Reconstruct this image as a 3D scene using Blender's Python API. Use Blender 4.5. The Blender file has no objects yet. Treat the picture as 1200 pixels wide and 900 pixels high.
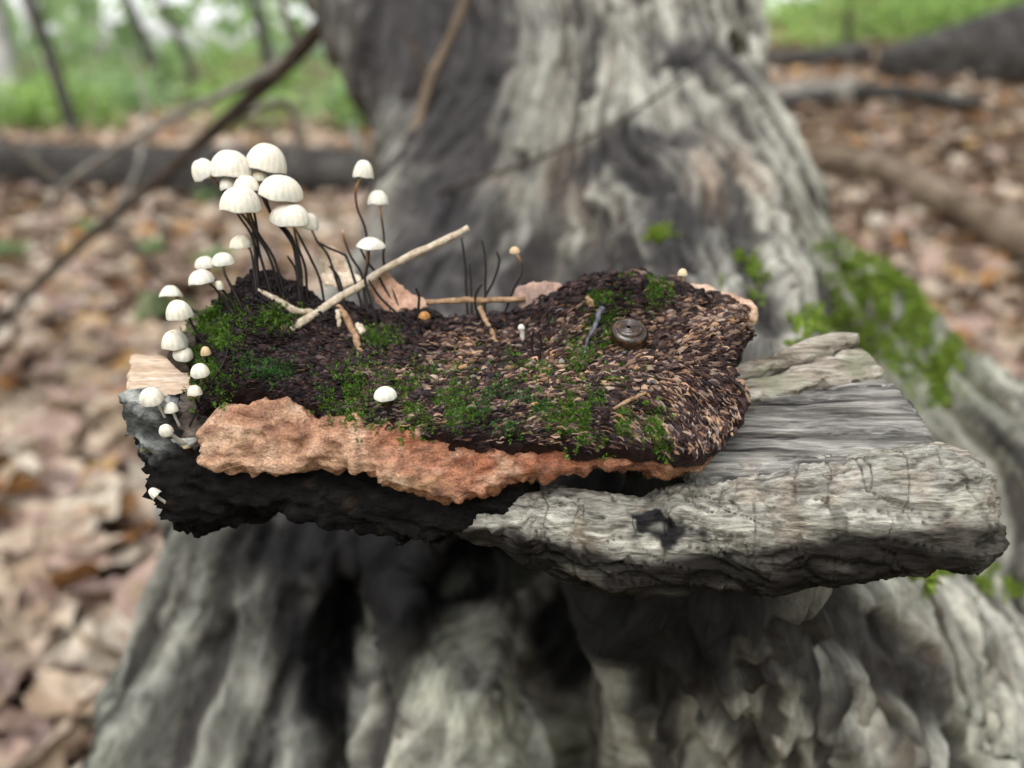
import bpy, math, time
import numpy as np
from mathutils import Vector, Matrix
from mathutils.bvhtree import BVHTree
T0 = time.time()
R = math.radians
scene = bpy.context.scene
COL = scene.collection
rng = np.random.default_rng(7)

# ------------------------------------------------------------------ camera, sky, sun, exposure
PITCH, FPX = R(22.0), 942.0
CAM = np.array([0.0, 0.0, 0.55])
cam = bpy.data.cameras.new('camera')
cam.sensor_width = 36.0
cam.lens = FPX / 1200 * 36
cam.clip_start, cam.clip_end = 0.01, 600
cam.dof.use_dof = True
cam.dof.focus_distance = 0.164
cam.dof.aperture_fstop = 8.2
cam.dof.aperture_blades = 0
cam_ob = bpy.data.objects.new('camera', cam)
cam_ob.location = CAM
cam_ob.rotation_euler = (R(90) - PITCH, 0, 0)
COL.objects.link(cam_ob)
scene.camera = cam_ob

SUN_EL, SUN_AZ = 62.0, 205.0           # azimuth the light comes from, clockwise from +Y
world = bpy.data.worlds.new('World')
scene.world = world
world.use_nodes = True
wn = world.node_tree
wn.nodes.clear()
sky = wn.nodes.new('ShaderNodeTexSky')
sky.sky_type = 'NISHITA'
sky.sun_disc = False
sky.sun_elevation = R(SUN_EL)
sky.sun_rotation = R(SUN_AZ)
sky.dust_density = 3.0
hs = wn.nodes.new('ShaderNodeHueSaturation')      # an overcast, almost colourless sky
hs.inputs['Saturation'].default_value = 0.22
bgn = wn.nodes.new('ShaderNodeBackground')
bgn.inputs['Strength'].default_value = 0.15
wo = wn.nodes.new('ShaderNodeOutputWorld')
wn.links.new(sky.outputs[0], hs.inputs['Color'])
wn.links.new(hs.outputs[0], bgn.inputs['Color'])
wn.links.new(bgn.outputs[0], wo.inputs['Surface'])
sun = bpy.data.lights.new('sun', 'SUN')
sun.energy = 1.0
sun.angle = R(50)
sun.color = (1.0, 0.97, 0.93)
sun_ob = bpy.data.objects.new('sun', sun)
az = R(SUN_AZ)
sd = Vector((math.sin(az) * math.cos(R(SUN_EL)), math.cos(az) * math.cos(R(SUN_EL)), math.sin(R(SUN_EL))))
sun_ob.rotation_euler = (-sd).to_track_quat('-Z', 'Y').to_euler()
sun_ob.location = (0, 0, 5)
COL.objects.link(sun_ob)
scene.view_settings.view_transform = 'Standard'
scene.view_settings.look = 'None'
scene.view_settings.exposure = 1.8
scene.view_settings.gamma = 1.0
scene.cycles.use_denoising = True
scene.cycles.max_bounces = 6
scene.cycles.diffuse_bounces = 3
scene.cycles.transmission_bounces = 4
scene.cycles.caustics_reflective = False
scene.cycles.caustics_refractive = False

# ------------------------------------------------------------------ helpers: view geometry
FWD = np.array([0, math.cos(PITCH), -math.sin(PITCH)])
UPV = np.array([0, math.sin(PITCH), math.cos(PITCH)])
RGT = np.array([1.0, 0, 0])
def ray(px, py):
    return RGT * ((px - 600) / FPX) + UPV * ((450 - py) / FPX) + FWD
def P(px, py, d):
    return CAM + ray(px, py) * d
def proj(p):
    q = np.asarray(p) - CAM
    d = q @ FWD
    return 600 + q @ RGT / d * FPX, 450 - q @ UPV / d * FPX, d
def unit(v):
    v = np.asarray(v, float)
    return v / (np.linalg.norm(v) + 1e-12)
def sstep(a, b, x):
    t = np.clip((x - a) / (b - a), 0, 1)
    return t * t * (3 - 2 * t)

# ------------------------------------------------------------------ helpers: noise
def _h(ix, iy, iz, seed):
    with np.errstate(over='ignore'):
        n = ix * np.int64(374761393) + iy * np.int64(668265263) + iz * np.int64(2147483647) + np.int64(seed) * np.int64(1274126177)
        n = (n ^ (n >> 13)) * np.int64(1274126177)
        n = n ^ (n >> 16)
    return (n & 0xFFFF).astype(np.float32) / 32767.5 - 1.0
def vnoise(p, seed=0):
    f = np.floor(p)
    i = f.astype(np.int64)
    t = (p - f).astype(np.float32)
    t = t * t * (3 - 2 * t)
    x, y, z = i[:, 0], i[:, 1], i[:, 2]
    tx, ty, tz = t[:, 0], t[:, 1], t[:, 2]
    def lx(a, b): return _h(x, y + a, z + b, seed) * (1 - tx) + _h(x + 1, y + a, z + b, seed) * tx
    return (lx(0, 0) * (1 - ty) + lx(1, 0) * ty) * (1 - tz) + (lx(0, 1) * (1 - ty) + lx(1, 1) * ty) * tz
def fbm(p, octv=4, seed=0, gain=.5):
    s, a, f = 0, 1.0, 1.0
    for o in range(octv):
        s = s + a * vnoise(p * f, seed + o * 17)
        a *= gain
        f *= 2.03
    return s
def ridge(p, octv=3, seed=0):
    s, a, f = 0, 1.0, 1.0
    for o in range(octv):
        s = s + a * (1 - np.abs(vnoise(p * f, seed + o * 31)) * 2)
        a *= .5
        f *= 2.1
    return s

# ------------------------------------------------------------------ helpers: meshes
def mesh_from(name, V, F, mats=(), smooth=True, attrs=None):
    """V (n,3); F: int array (m,k) or a list of such arrays with one material index each"""
    me = bpy.data.meshes.new(name)
    Fs = F if isinstance(F, list) else [F]
    Fs = [np.asarray(f) for f in Fs if len(f)]
    me.vertices.add(len(V))
    me.vertices.foreach_set('co', np.ascontiguousarray(V, dtype=np.float32).ravel())
    idx = np.concatenate([f.ravel() for f in Fs]).astype(np.int32)
    cnt = np.concatenate([np.full(len(f), f.shape[1]) for f in Fs])
    mi = np.concatenate([np.full(len(f), k) for k, f in enumerate(Fs)]).astype(np.int32)
    me.loops.add(len(idx))
    me.loops.foreach_set('vertex_index', idx)
    me.polygons.add(len(cnt))
    me.polygons.foreach_set('loop_start', np.concatenate([[0], np.cumsum(cnt)[:-1]]).astype(np.int32))
    if len(Fs) > 1:
        me.polygons.foreach_set('material_index', mi)
    me.update(calc_edges=True)
    me.validate()
    if smooth:
        me.polygons.foreach_set('use_smooth', np.ones(len(me.polygons), bool))
    for m in (mats if isinstance(mats, (list, tuple)) else [mats]):
        me.materials.append(m)
    for k, a in (attrs or {}).items():
        a = np.asarray(a, np.float32)
        if a.ndim == 1:
            at = me.attributes.new(k, 'FLOAT', 'POINT')
            at.data.foreach_set('value', a)
        else:
            if a.shape[1] == 3:
                a = np.concatenate([a, np.ones((len(a), 1), np.float32)], 1)
            at = me.attributes.new(k, 'FLOAT_COLOR', 'POINT')
            at.data.foreach_set('color', np.ascontiguousarray(a).ravel())
    return me
def link(name, data, parent=None, keep=True):
    o = bpy.data.objects.new(name, data)
    COL.objects.link(o)
    if parent is not None:
        o.parent = parent
        if keep:      # children keep world coordinates
            o.matrix_parent_inverse = parent_world(parent).inverted()
    return o
def parent_world(o):
    m = Matrix.LocRotScale(o.location, o.rotation_euler, o.scale)
    if o.parent is not None:
        m = parent_world(o.parent) @ o.matrix_parent_inverse @ m
    return m
def tag(o, label=None, cat=None, group=None, kind=None):
    if label: o['label'] = label
    if cat: o['category'] = cat
    if group: o['group'] = group
    if kind: o['kind'] = kind
    return o
def empty(name, loc, label, cat, group=None):
    o = bpy.data.objects.new(name, None)
    o.empty_display_size = .01
    o.location = loc
    COL.objects.link(o)
    return tag(o, label, cat, group)
def vnormals(V, F):
    F = np.asarray(F)
    n = np.cross(V[F[:, 2]] - V[F[:, 0]], V[F[:, -1]] - V[F[:, 1]]) if F.shape[1] == 4 else np.cross(V[F[:, 1]] - V[F[:, 0]], V[F[:, 2]] - V[F[:, 0]])
    N = np.zeros_like(V)
    for k in range(F.shape[1]):
        np.add.at(N, F[:, k], n)
    return N / (np.linalg.norm(N, axis=1, keepdims=True) + 1e-12)
def surface_nets(D, org, h):
    D = D.astype(np.float32)
    s = D < 0
    nx, ny, nz = D.shape
    c = np.zeros((nx - 1, ny - 1, nz - 1), np.int8)
    for a in (0, 1):
        for b in (0, 1):
            for e in (0, 1):
                c += s[a:nx - 1 + a, b:ny - 1 + b, e:nz - 1 + e]
    act = np.argwhere((c > 0) & (c < 8))
    cid = np.full(c.shape, -1, np.int64)
    cid[act[:, 0], act[:, 1], act[:, 2]] = np.arange(len(act))
    acc = np.zeros((len(act), 3)); num = np.zeros(len(act))
    cs = [(a, b, e) for a in (0, 1) for b in (0, 1) for e in (0, 1)]
    for A in cs:
        for ax in range(3):
            if A[ax]: continue
            B = list(A); B[ax] = 1
            va = D[act[:, 0] + A[0], act[:, 1] + A[1], act[:, 2] + A[2]]
            vb = D[act[:, 0] + B[0], act[:, 1] + B[1], act[:, 2] + B[2]]
            m = (va < 0) != (vb < 0)
            t = np.where(m, va / np.where(m, va - vb, 1), 0)
            p = np.repeat(np.array(A, float)[None], len(act), 0)
            p[:, ax] += t
            acc += p * m[:, None]; num += m
    V = org + (act + acc / num[:, None]) * h
    quads = []
    for ax in range(3):
        sl0 = [slice(None)] * 3; sl1 = [slice(None)] * 3
        sl0[ax] = slice(0, -1); sl1[ax] = slice(1, None)
        ch = s[tuple(sl0)] != s[tuple(sl1)]
        e = np.argwhere(ch)
        b, d = (ax + 1) % 3, (ax + 2) % 3
        lim = np.array(c.shape)
        ok = (e[:, b] > 0) & (e[:, d] > 0) & (e[:, b] < lim[b]) & (e[:, d] < lim[d])
        e = e[ok]
        def cell(db, dd):
            q = e.copy(); q[:, b] += db; q[:, d] += dd
            return cid[q[:, 0], q[:, 1], q[:, 2]]
        Q = np.stack([cell(-1, -1), cell(0, -1), cell(0, 0), cell(-1, 0)], 1)
        ins = s[e[:, 0], e[:, 1], e[:, 2]]
        Q[~ins] = Q[~ins][:, ::-1]
        quads.append(Q)
    return V, np.concatenate(quads)
def sdpoly(X, Y, poly):
    poly = np.asarray(poly)
    d = np.full(X.shape, 1e9); sgn = np.ones(X.shape)
    n = len(poly)
    for i in range(n):
        a, b = poly[i], poly[i - 1]
        ex, ey = b - a
        wx, wy = X - a[0], Y - a[1]
        t = np.clip((wx * ex + wy * ey) / (ex * ex + ey * ey), 0, 1)
        d = np.minimum(d, (wx - ex * t) ** 2 + (wy - ey * t) ** 2)
        c1, c2, c3 = Y >= a[1], Y < b[1], ex * wy > ey * wx
        flip = (c1 & c2 & c3) | (~c1 & ~c2 & ~c3)
        sgn = np.where(flip, -sgn, sgn)
    return sgn * np.sqrt(d)
def smax(a, b, k):
    h = np.clip(.5 - .5 * (b - a) / k, 0, 1)
    return b * (1 - h) + a * h + k * h * (1 - h)
def smooth_poly(pts, it=1):
    p = np.asarray(pts, float)
    for _ in range(it):
        q = np.roll(p, -1, 0)
        p = np.stack([.75 * p + .25 * q, .25 * p + .75 * q], 1).reshape(-1, 2)
    return p
class Frame:
    """a plane in the scene: origin, axes U V W (W is its normal)"""
    def __init__(s, o, U, V):
        s.o, s.U, s.V = np.asarray(o, float), unit(U), unit(V)
        s.W = np.cross(s.U, s.V)
    def uv(s, px, py, w=0):
        d = ray(px, py)
        t = ((s.o + s.W * w - CAM) @ s.W) / (d @ s.W)
        q = CAM + d * t - s.o
        return q @ s.U, q @ s.V
    def pt(s, u, v, w): return s.o + np.multiply.outer(u, s.U) + np.multiply.outer(v, s.V) + np.multiply.outer(w, s.W)
def slab(frame, pix, top, bot, h, k=.002, wpx=0, topf=None, sm=1, edge=0, eseed=3):
    """solid of a traced outline standing on a plane of the scene: top/bottom heights along its normal"""
    poly = smooth_poly([frame.uv(x, y, wpx) for x, y in pix], sm)
    lo, hi = poly.min(0) - 4 * h, poly.max(0) + 4 * h
    us, vs = np.arange(lo[0], hi[0], h), np.arange(lo[1], hi[1], h)
    extra = .012 if topf is not None else .002
    ws = np.arange(bot - 4 * h, top + extra + 4 * h, h)
    U, V = np.meshgrid(us, vs, indexing='ij')
    d2 = sdpoly(U, V, poly)
    if edge:
        q = np.stack([U.ravel(), V.ravel(), np.zeros(U.size)], 1)
        d2 = d2 + (fbm(q * 350, 3, eseed) * edge + fbm(q * 90, 2, eseed + 5) * edge * 1.3).reshape(U.shape)
    tf = top + (topf(U, V) if topf is not None else 0) * np.ones_like(U)
    D = smax(smax(d2[:, :, None], ws[None, None] - tf[:, :, None], k), (bot - ws)[None, None] * np.ones((len(us), len(vs), 1)), k)
    Vx, Q = surface_nets(D, np.array([lo[0], lo[1], bot - 4 * h]), h)
    return Vx, Q
def tube_mesh(pts, rad, seg=10, cap=True, wob=0, seed=0, rough=0):
    pts = np.asarray(pts, float); n = len(pts)
    rad = np.asarray(rad, float) * np.ones(n)
    tg = np.gradient(pts, axis=0); tg /= np.linalg.norm(tg, axis=1, keepdims=True) + 1e-12
    ref = np.array([0, 0, 1.0]) if abs(tg[0][2]) < .9 else np.array([1.0, 0, 0])
    a = unit(np.cross(tg[0], ref)); A = []
    for t in tg:
        a = unit(a - t * (a @ t)); A.append(a)
    A = np.array(A); B = np.cross(tg, A)
    th = np.linspace(0, 2 * np.pi, seg, endpoint=False)
    ring = np.cos(th)[None, :, None] * A[:, None] + np.sin(th)[None, :, None] * B[:, None]
    rr = rad[:, None] * np.ones((1, seg))
    if wob:
        q = np.stack([np.cos(th)[None] * 1.3 + 0 * rr, np.sin(th)[None] * 1.3 + 0 * rr, np.arange(n)[:, None] * rough + 0 * rr], 2).reshape(-1, 3)
        rr = rr * (1 + wob * fbm(q, 3, seed).reshape(n, seg))
    V = (pts[:, None] + ring * rr[:, :, None]).reshape(-1, 3)
    i, j = np.meshgrid(np.arange(n - 1), np.arange(seg), indexing='ij')
    i, j = i.ravel(), j.ravel(); k = (j + 1) % seg
    Q = np.stack([i * seg + j, i * seg + k, (i + 1) * seg + k, (i + 1) * seg + j], 1)
    if cap:
        V = np.concatenate([V, pts[:1], pts[-1:]])
        jj = np.arange(seg); kk = (jj + 1) % seg
        T = np.concatenate([np.stack([kk, jj, np.full(seg, n * seg)], 1),
                            np.stack([(n - 1) * seg + jj, (n - 1) * seg + kk, np.full(seg, n * seg + 1)], 1)])
        return V, [Q, T]
    return V, [Q]
def spline(pts, n):
    """Catmull-Rom through the points"""
    p = np.asarray(pts, float)
    if len(p) == 2:
        return p[0] + (p[1] - p[0]) * np.linspace(0, 1, n)[:, None]
    p = np.concatenate([[2 * p[0] - p[1]], p, [2 * p[-1] - p[-2]]])
    t = np.linspace(0, len(p) - 3 - 1e-9, n)
    i = t.astype(int); f = (t - i)[:, None]
    a, b, c, d = p[i], p[i + 1], p[i + 2], p[i + 3]
    return .5 * (2 * b + (c - a) * f + (2 * a - 5 * b + 4 * c - d) * f ** 2 + (3 * b - a - 3 * c + d) * f ** 3)

# ------------------------------------------------------------------ helpers: materials
def nd(nt, kind, ins=None, out=0, **props):
    n = nt.nodes.new('ShaderNode' + kind)
    for k, v in props.items(): setattr(n, k, v)
    for k, v in (ins or {}).items():
        s = n.inputs[k]
        if isinstance(v, bpy.types.NodeSocket): nt.links.new(v, s)
        elif isinstance(v, (tuple, list)) and len(v) == 3 and s.type == 'RGBA': s.default_value = (*v, 1)
        else: s.default_value = v
    return n.outputs[out]
def new_mat(name):
    m = bpy.data.materials.new(name); m.use_nodes = True
    nt = m.node_tree
    return m, nt, nt.nodes['Principled BSDF']
def ramp(nt, fac, stops):
    n = nt.nodes.new('ShaderNodeValToRGB')
    cr = n.color_ramp
    while len(cr.elements) < len(stops): cr.elements.new(.5)
    for e, (p, c) in zip(cr.elements, stops):
        e.position = p; e.color = (*c, 1)
    nt.links.new(fac, n.inputs[0])
    return n.outputs[0]
def mixc(nt, f, a, b, mode='MIX'):
    n = nt.nodes.new('ShaderNodeMix'); n.data_type = 'RGBA'; n.blend_type = mode
    for s, v in ((n.inputs[0], f), (n.inputs[6], a), (n.inputs[7], b)):
        if isinstance(v, bpy.types.NodeSocket): nt.links.new(v, s)
        elif isinstance(v, (int, float)): s.default_value = v
        else: s.default_value = (*v, 1)
    return n.outputs[2]
def coords(nt, attr=None, scale=(1, 1, 1), rot=(0, 0, 0)):
    v = nd(nt, 'Attribute', attribute_name=attr, out=1) if attr else nd(nt, 'TexCoord', out=3)
    return nd(nt, 'Mapping', {'Vector': v, 'Scale': scale, 'Rotation': rot})
def rough_mat(name, stops, scale, stretch=(1, 1, 1), rot=(0, 0, 0), attr=None, vcol=None, vmix=1.0, rough=.8, bump=.5, bdist=.0005,
              detail=9, fine=6.0, spec=.08, stains=None, crack=None, wet=0, fcon=.55):
    """weathered surface: noise ramp, finer second noise, optional vertex tint, stains and cracks"""
    m, nt, b = new_mat(name)
    v = coords(nt, attr, stretch, rot)
    n1 = nd(nt, 'TexNoise', {'Vector': v, 'Scale': scale, 'Detail': detail, 'Roughness': .62, 'Distortion': .25})
    c = ramp(nt, n1, stops)
    n2 = nd(nt, 'TexNoise', {'Vector': v, 'Scale': scale * fine, 'Detail': 6, 'Roughness': .7})
    g = ramp(nt, n2, [(.28, (1 - fcon,) * 3), (.5, (1, 1, 1)), (.72, (1 + fcon * .85,) * 3)])
    c = mixc(nt, .8, c, g, 'MULTIPLY')
    if stains:
        sc, col, lo, hi = stains
        n3 = nd(nt, 'TexNoise', {'Vector': coords(nt, None), 'Scale': sc, 'Detail': 5, 'Roughness': .6})
        f = nd(nt, 'MapRange', {'Value': n3, 'From Min': lo, 'From Max': hi})
        c = mixc(nt, f, c, col)
    h = nd(nt, 'Math', {0: n1, 1: nd(nt, 'Math', {0: n2, 1: .35}, operation='MULTIPLY')}, operation='ADD')
    if crack:
        vo = nd(nt, 'TexVoronoi', {'Vector': mixc(nt, .03, v, nd(nt, 'TexNoise', {'Vector': v, 'Scale': scale * 2}, out=1), 'ADD'), 'Scale': crack[0]}, feature='DISTANCE_TO_EDGE')
        cf = nd(nt, 'MapRange', {'Value': vo, 'From Min': 0.0, 'From Max': crack[1]})
        c = mixc(nt, cf, mixc(nt, .75, c, crack[2]), c)
        h = nd(nt, 'Math', {0: h, 1: nd(nt, 'Math', {0: cf, 1: crack[3]}, operation='MULTIPLY')}, operation='ADD')
    if vcol:
        c = mixc(nt, vmix, c, nd(nt, 'Attribute', attribute_name=vcol, out=0), 'MULTIPLY')
    nt.links.new(c, b.inputs['Base Color'])
    rr = nd(nt, 'MapRange', {'Value': n2, 'From Min': .3, 'From Max': .7, 'To Min': max(.05, rough - .2 - wet), 'To Max': min(1, rough + .15)})
    nt.links.new(rr, b.inputs['Roughness'])
    b.inputs['Specular IOR Level'].default_value = spec
    nt.links.new(nd(nt, 'Bump', {'Strength': bump, 'Distance': bdist, 'Height': h}), b.inputs['Normal'])
    return m
def leaf_mat(name, col=None, trans=.35, rough=.5, attr=None, var=.35, vein=0):
    m, nt, b = new_mat(name)
    base = nd(nt, 'Attribute', attribute_name=attr, out=0) if attr else None
    n = nd(nt, 'TexNoise', {'Vector': nd(nt, 'TexCoord', out=3), 'Scale': 25 if not vein else vein, 'Detail': 5, 'Roughness': .6})
    g = ramp(nt, n, [(.3, (1 - var,) * 3), (.7, (1 + var,) * 3)])
    c = mixc(nt, 1.0, base if base else col, g, 'MULTIPLY')
    nt.links.new(c, b.inputs['Base Color'])
    b.inputs['Roughness'].default_value = rough
    b.inputs['Specular IOR Level'].default_value = .3
    tr = nt.nodes.new('ShaderNodeBsdfTranslucent')
    nt.links.new(c, tr.inputs[0])
    mx = nt.nodes.new('ShaderNodeMixShader'); mx.inputs[0].default_value = trans
    nt.links.new(b.outputs[0], mx.inputs[1]); nt.links.new(tr.outputs[0], mx.inputs[2])
    nt.links.new(mx.outputs[0], nt.nodes['Material Output'].inputs[0])
    return m
# ================================================================== SETTING
# ------------------------------------------------------------------ forest floor
def ground_z(x, y):
    x, y = np.asarray(x, float), np.asarray(y, float)
    slope = np.clip(y - 1.3, 0, 14) * .125
    rise = slope * sstep(.0, .45, x / (np.abs(y) + .6))
    q = np.stack([np.ravel(x), np.ravel(y), 0 * np.ravel(x)], 1)
    n = (fbm(q * .9, 3, 5) * .035 + fbm(q * 6, 2, 9) * .006).reshape(x.shape)
    far = np.clip((np.hypot(x, y) - 14) / 40, 0, 1)
    return rise + n * (1 - far) + far * .8
def on_ground(px, py):
    d = ray(px, py); t = np.geomspace(.2, 60, 900)
    p = CAM + d * t[:, None]
    k = p[:, 2] < ground_z(p[:, 0], p[:, 1])
    return p[np.argmax(k)] if k.any() else p[-1]
s = np.linspace(-1, 1, 261)
ax = np.sinh(s * 6.2) / np.sinh(6.2) * 220
GX, GY = np.meshgrid(ax, ax + .8, indexing='ij')
GZ = ground_z(GX, GY)
n = len(ax)
i, j = np.meshgrid(np.arange(n - 1), np.arange(n - 1), indexing='ij'); i, j = i.ravel(), j.ravel()
m_floor = rough_mat('forest_floor_soil', [(.25, (.035, .022, .015)), (.45, (.10, .065, .042)), (.6, (.2, .135, .09)), (.75, (.30, .21, .145))],
                    9, rough=.85, bump=.7, bdist=.02, fine=5)
floor = link('forest_floor', mesh_from('forest_floor', np.stack([GX.ravel(), GY.ravel(), GZ.ravel()], 1),
             np.stack([i * n + j, (i + 1) * n + j, (i + 1) * n + j + 1, i * n + j + 1], 1), m_floor))
tag(floor, 'brown leaf-littered forest floor of the woods', 'ground', kind='structure')

# ------------------------------------------------------------------ the dead tree: trunk base and root flare
def S(px, py, d, r): return (P(px, py, d) + unit(ray(px, py)) * r, r)
GR = .0052
lo, hi = np.array([-.34, .06, -.03]), np.array([.52, .92, .86])
gx, gy, gz = [np.arange(a, b, GR, dtype=np.float32) for a, b in zip(lo, hi)]
D = np.full((len(gx), len(gy), len(gz)), .3, np.float32)
def box(lo_, hi_, m=.07):
    sl = []
    for g_, a, b in zip((gx, gy, gz), lo_, hi_):
        i0, i1 = np.searchsorted(g_, [a - m, b + m])
        sl.append(slice(int(i0), int(i1)))
    return tuple(sl), gx[sl[0]][:, None, None], gy[sl[1]][None, :, None], gz[sl[2]][None, None, :]
def cone(A, B):
    (a, r1), (b, r2) = A, B
    r = max(r1, r2)
    sl, XX, YY, ZZ = box(np.minimum(a, b) - r, np.maximum(a, b) + r)
    ba = (b - a).astype(np.float32); L = float(ba @ ba)
    px_, py_, pz_ = XX - np.float32(a[0]), YY - np.float32(a[1]), ZZ - np.float32(a[2])
    t = np.clip((px_ * ba[0] + py_ * ba[1] + pz_ * ba[2]) / np.float32(L), 0, 1)
    d = np.sqrt((px_ - ba[0] * t) ** 2 + (py_ - ba[1] * t) ** 2 + (pz_ - ba[2] * t) ** 2)
    return sl, d - (np.float32(r1) + np.float32(r2 - r1) * t)
def ell(c, r, rotx=0):
    c = np.asarray(c)
    sl, XX, YY, ZZ = box(c - max(r), c + max(r))
    x, y, z = XX - np.float32(c[0]), YY - np.float32(c[1]), ZZ - np.float32(c[2])
    ca, sa = np.float32(math.cos(rotx)), np.float32(math.sin(rotx))
    y, z = y * ca + z * sa, -y * sa + z * ca
    k = np.sqrt((x / np.float32(r[0])) ** 2 + (y / np.float32(r[1])) ** 2 + (z / np.float32(r[2])) ** 2)
    return sl, (k - 1) * np.float32(min(r))
def smin(a, b, k):
    h = np.clip(np.float32(.5) + np.float32(.5 / k) * (b - a), 0, 1)
    return b * (1 - h) + a * h - np.float32(k) * h * (1 - h)
def down(A, dx=0, dy=-.02, z=-.1, r=None):
    c, r0 = A
    return (np.array([c[0] + dx, c[1] + dy, z]), r or r0)
top_c = np.array([P(690, 60, .56 + .125)[0], P(690, 60, .56 + .125)[1] + .06, 0])
c1 = S(695, 70, .56, .122)
col_top = (np.array([c1[0][0] - .005, c1[0][1] + .10, .95]), .108)
def add(chain, k=.03):
    for A, B in zip(chain[:-1], chain[1:]):
        sl, d = cone(A, B)
        D[sl] = smin(D[sl], d, k)
add([col_top, c1])
c2 = S(700, 250, .47, .12)
add([c1, c2, (np.array([c2[0][0], c2[0][1] + .04, -.1]), .17)], .05)
lf = S(290, 900, .305, .06)
add([S(545, 250, .50, .05), S(430, 480, .37, .045), S(335, 640, .315, .045), lf, down(lf, -.04, 0)])
ct = S(545, 900, .27, .05)
add([S(560, 380, .42, .06), S(560, 610, .285, .04), S(545, 740, .262, .028), S(540, 900, .262, .034), down(ct, 0, 0)], .012)
rb = S(960, 900, .275, .09)
add([S(790, 260, .45, .08), S(830, 600, .188, .03), S(880, 720, .232, .05), rb, down(rb, .04, .02)], .035)
rr = S(1330, 900, .33, .08)
add([S(765, 120, .53, .06), S(855, 290, .46, .045), S(985, 430, .41, .05), S(1110, 590, .36, .055), rr, down(rr, .05, .05)], .03)
add([S(500, 40, .60, .05), S(535, 200, .53, .045), S(540, 330, .45, .05)], .03)
add([(P(400, -60, .74), .05), (P(480, 60, .68), .055), (P(545, 200, .64), .05)], .02)
# hollows and grooves worn into the wood
def carve(sd, k=.006):
    sl, d = sd
    D[sl] = -smin(-D[sl], d, k)
carve(ell(P(590, 668, .30), (.034, .06, .022)), .008)
carve(cone((P(398, 700, .325), .010), (P(402, 850, .325), .008)))
carve(ell(P(402, 780, .33), (.009, .05, .028), .5))
carve(ell(P(655, 770, .295), (.020, .05, .032), .3), .008)
carve(cone((P(660, 850, .285), .012), (P(700, 930, .285), .01)))
carve(cone((P(455, 740, .30), .005), (P(440, 920, .30), .007)))
carve(cone((P(880, 690, .218), .007), (P(1040, 930, .268), .013)))
carve(cone((P(1000, 690, .262), .009), (P(1150, 920, .280), .012)))
carve(cone((P(760, 740, .228), .007), (P(860, 930, .262), .011)))
carve(cone((P(735, 180, .50), .016), (P(800, 290, .462), .008)), .012)
carve(ell(P(830, 68, .555), (.03, .03, .014)), .01)
carve(cone((P(560, 90, .585), .016), (P(545, 210, .55), .010)), .012)
carve(cone((P(670, 300, .455), .008), (P(620, 420, .41), .008)), .012)
carve(cone((P(905, 330, .47), .007), (P(905, 420, .44), .008)), .01)
carve(cone((P(1075, 330, .47), .008), (P(1110, 470, .43), .010)), .01)
V, Q = surface_nets(D, lo, GR)
del D
me = mesh_from('tmp', V, Q)
tmp = link('tmp', me)
md = tmp.modifiers.new('s', 'SUBSURF'); md.levels = 1; md.subdivision_type = 'CATMULL_CLARK'
dg = bpy.context.evaluated_depsgraph_get()
ev = tmp.evaluated_get(dg).to_mesh()
V = np.empty(len(ev.vertices) * 3, np.float32); ev.vertices.foreach_get('co', V); V = V.reshape(-1, 3).astype(float)
Q = np.empty(len(ev.polygons) * 4, np.int32); ev.loops.foreach_get('vertex_index', Q); Q = Q.reshape(-1, 4)
tmp.evaluated_get(dg).to_mesh_clear()
bpy.data.objects.remove(tmp)
N = vnormals(V, Q)
cx, cy = c2[0][0], c2[0][1] + .03
# grain runs down the trunk and out along the roots
fq = V - P(720, 150, .55)
fa, fb, fd = fq @ RGT, -(fq @ UPV), fq @ FWD
fs = .10 + .9 * np.log1p(np.exp(np.clip(fb * 30, -30, 30))) / 30
warp = fbm(V * 9, 2, 3) * .03
gc = np.stack([fa / fs * .28 + warp, np.hypot(fa, fb) * np.sign(fb + .02), fd * .35], 1)
big = fbm(gc * np.array([34, 5, 10]), 3, 11)
rid = ridge(gc * np.array([60, 9, 14]), 3, 21)
fine = fbm(V * 170, 3, 31)
plate = np.abs(fbm(gc * np.array([60, 11, 20]), 3, 41))
mid = fbm(V * np.array([60, 60, 45]), 4, 43)
tq = fbm(gc * np.array([42, 8, 16]), 4, 121) * 2.6 + fbm(V * 40, 2, 123) * .5
lev = np.floor(tq); fr_ = tq - lev
terr = lev + sstep(.0, .22, fr_)
dsp = big * .0030 + (rid - .9) * .0024 + np.clip(terr, -4, 4) * .0026 + fine * .0011 + mid * .0016 + (ridge(gc * np.array([95, 7, 14]), 3, 47) - .7) * .0016 - np.clip(.2 - plate, 0, 1) * .014
V2 = V + N * dsp[:, None]
# bark colour: pale lichened grey, brown, blackened fissures, a few bare orange and blue-black wounds, and painted shade
RAW_BVH = BVHTree.FromPolygons(V.tolist(), Q.tolist())
def near(px, py, d, r, sx=1, sy=1):
    hit = RAW_BVH.ray_cast(Vector(CAM), Vector(ray(px, py)).normalized())[0]
    c = np.array(hit) if hit is not None else P(px, py, d)
    q = (V - c)
    a, b, e = q @ RGT, q @ UPV, q @ FWD
    return np.exp(-((a / (r * sx)) ** 2 + (b / (r * sy)) ** 2 + (e / max(r * 4, .08)) ** 2) * 1.2)
cn = fbm(V * 16, 4, 51) + .7 * fbm(gc * np.array([40, 9, 9]), 3, 61)
def mixv(c, f, col):
    f = np.clip(f, 0, 1)[:, None]
    return c * (1 - f) + np.array(col) * f
C = np.tile(np.array([.235, .222, .195]), (len(V), 1))
C = mixv(C, sstep(.0, .5, cn), (.52, .51, .46))
C = mixv(C, sstep(.1, .8, fbm(V * 7, 3, 71)) * .55, (.25, .185, .14))
C = mixv(C, sstep(.12, .6, -cn), (.062, .052, .045))
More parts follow.
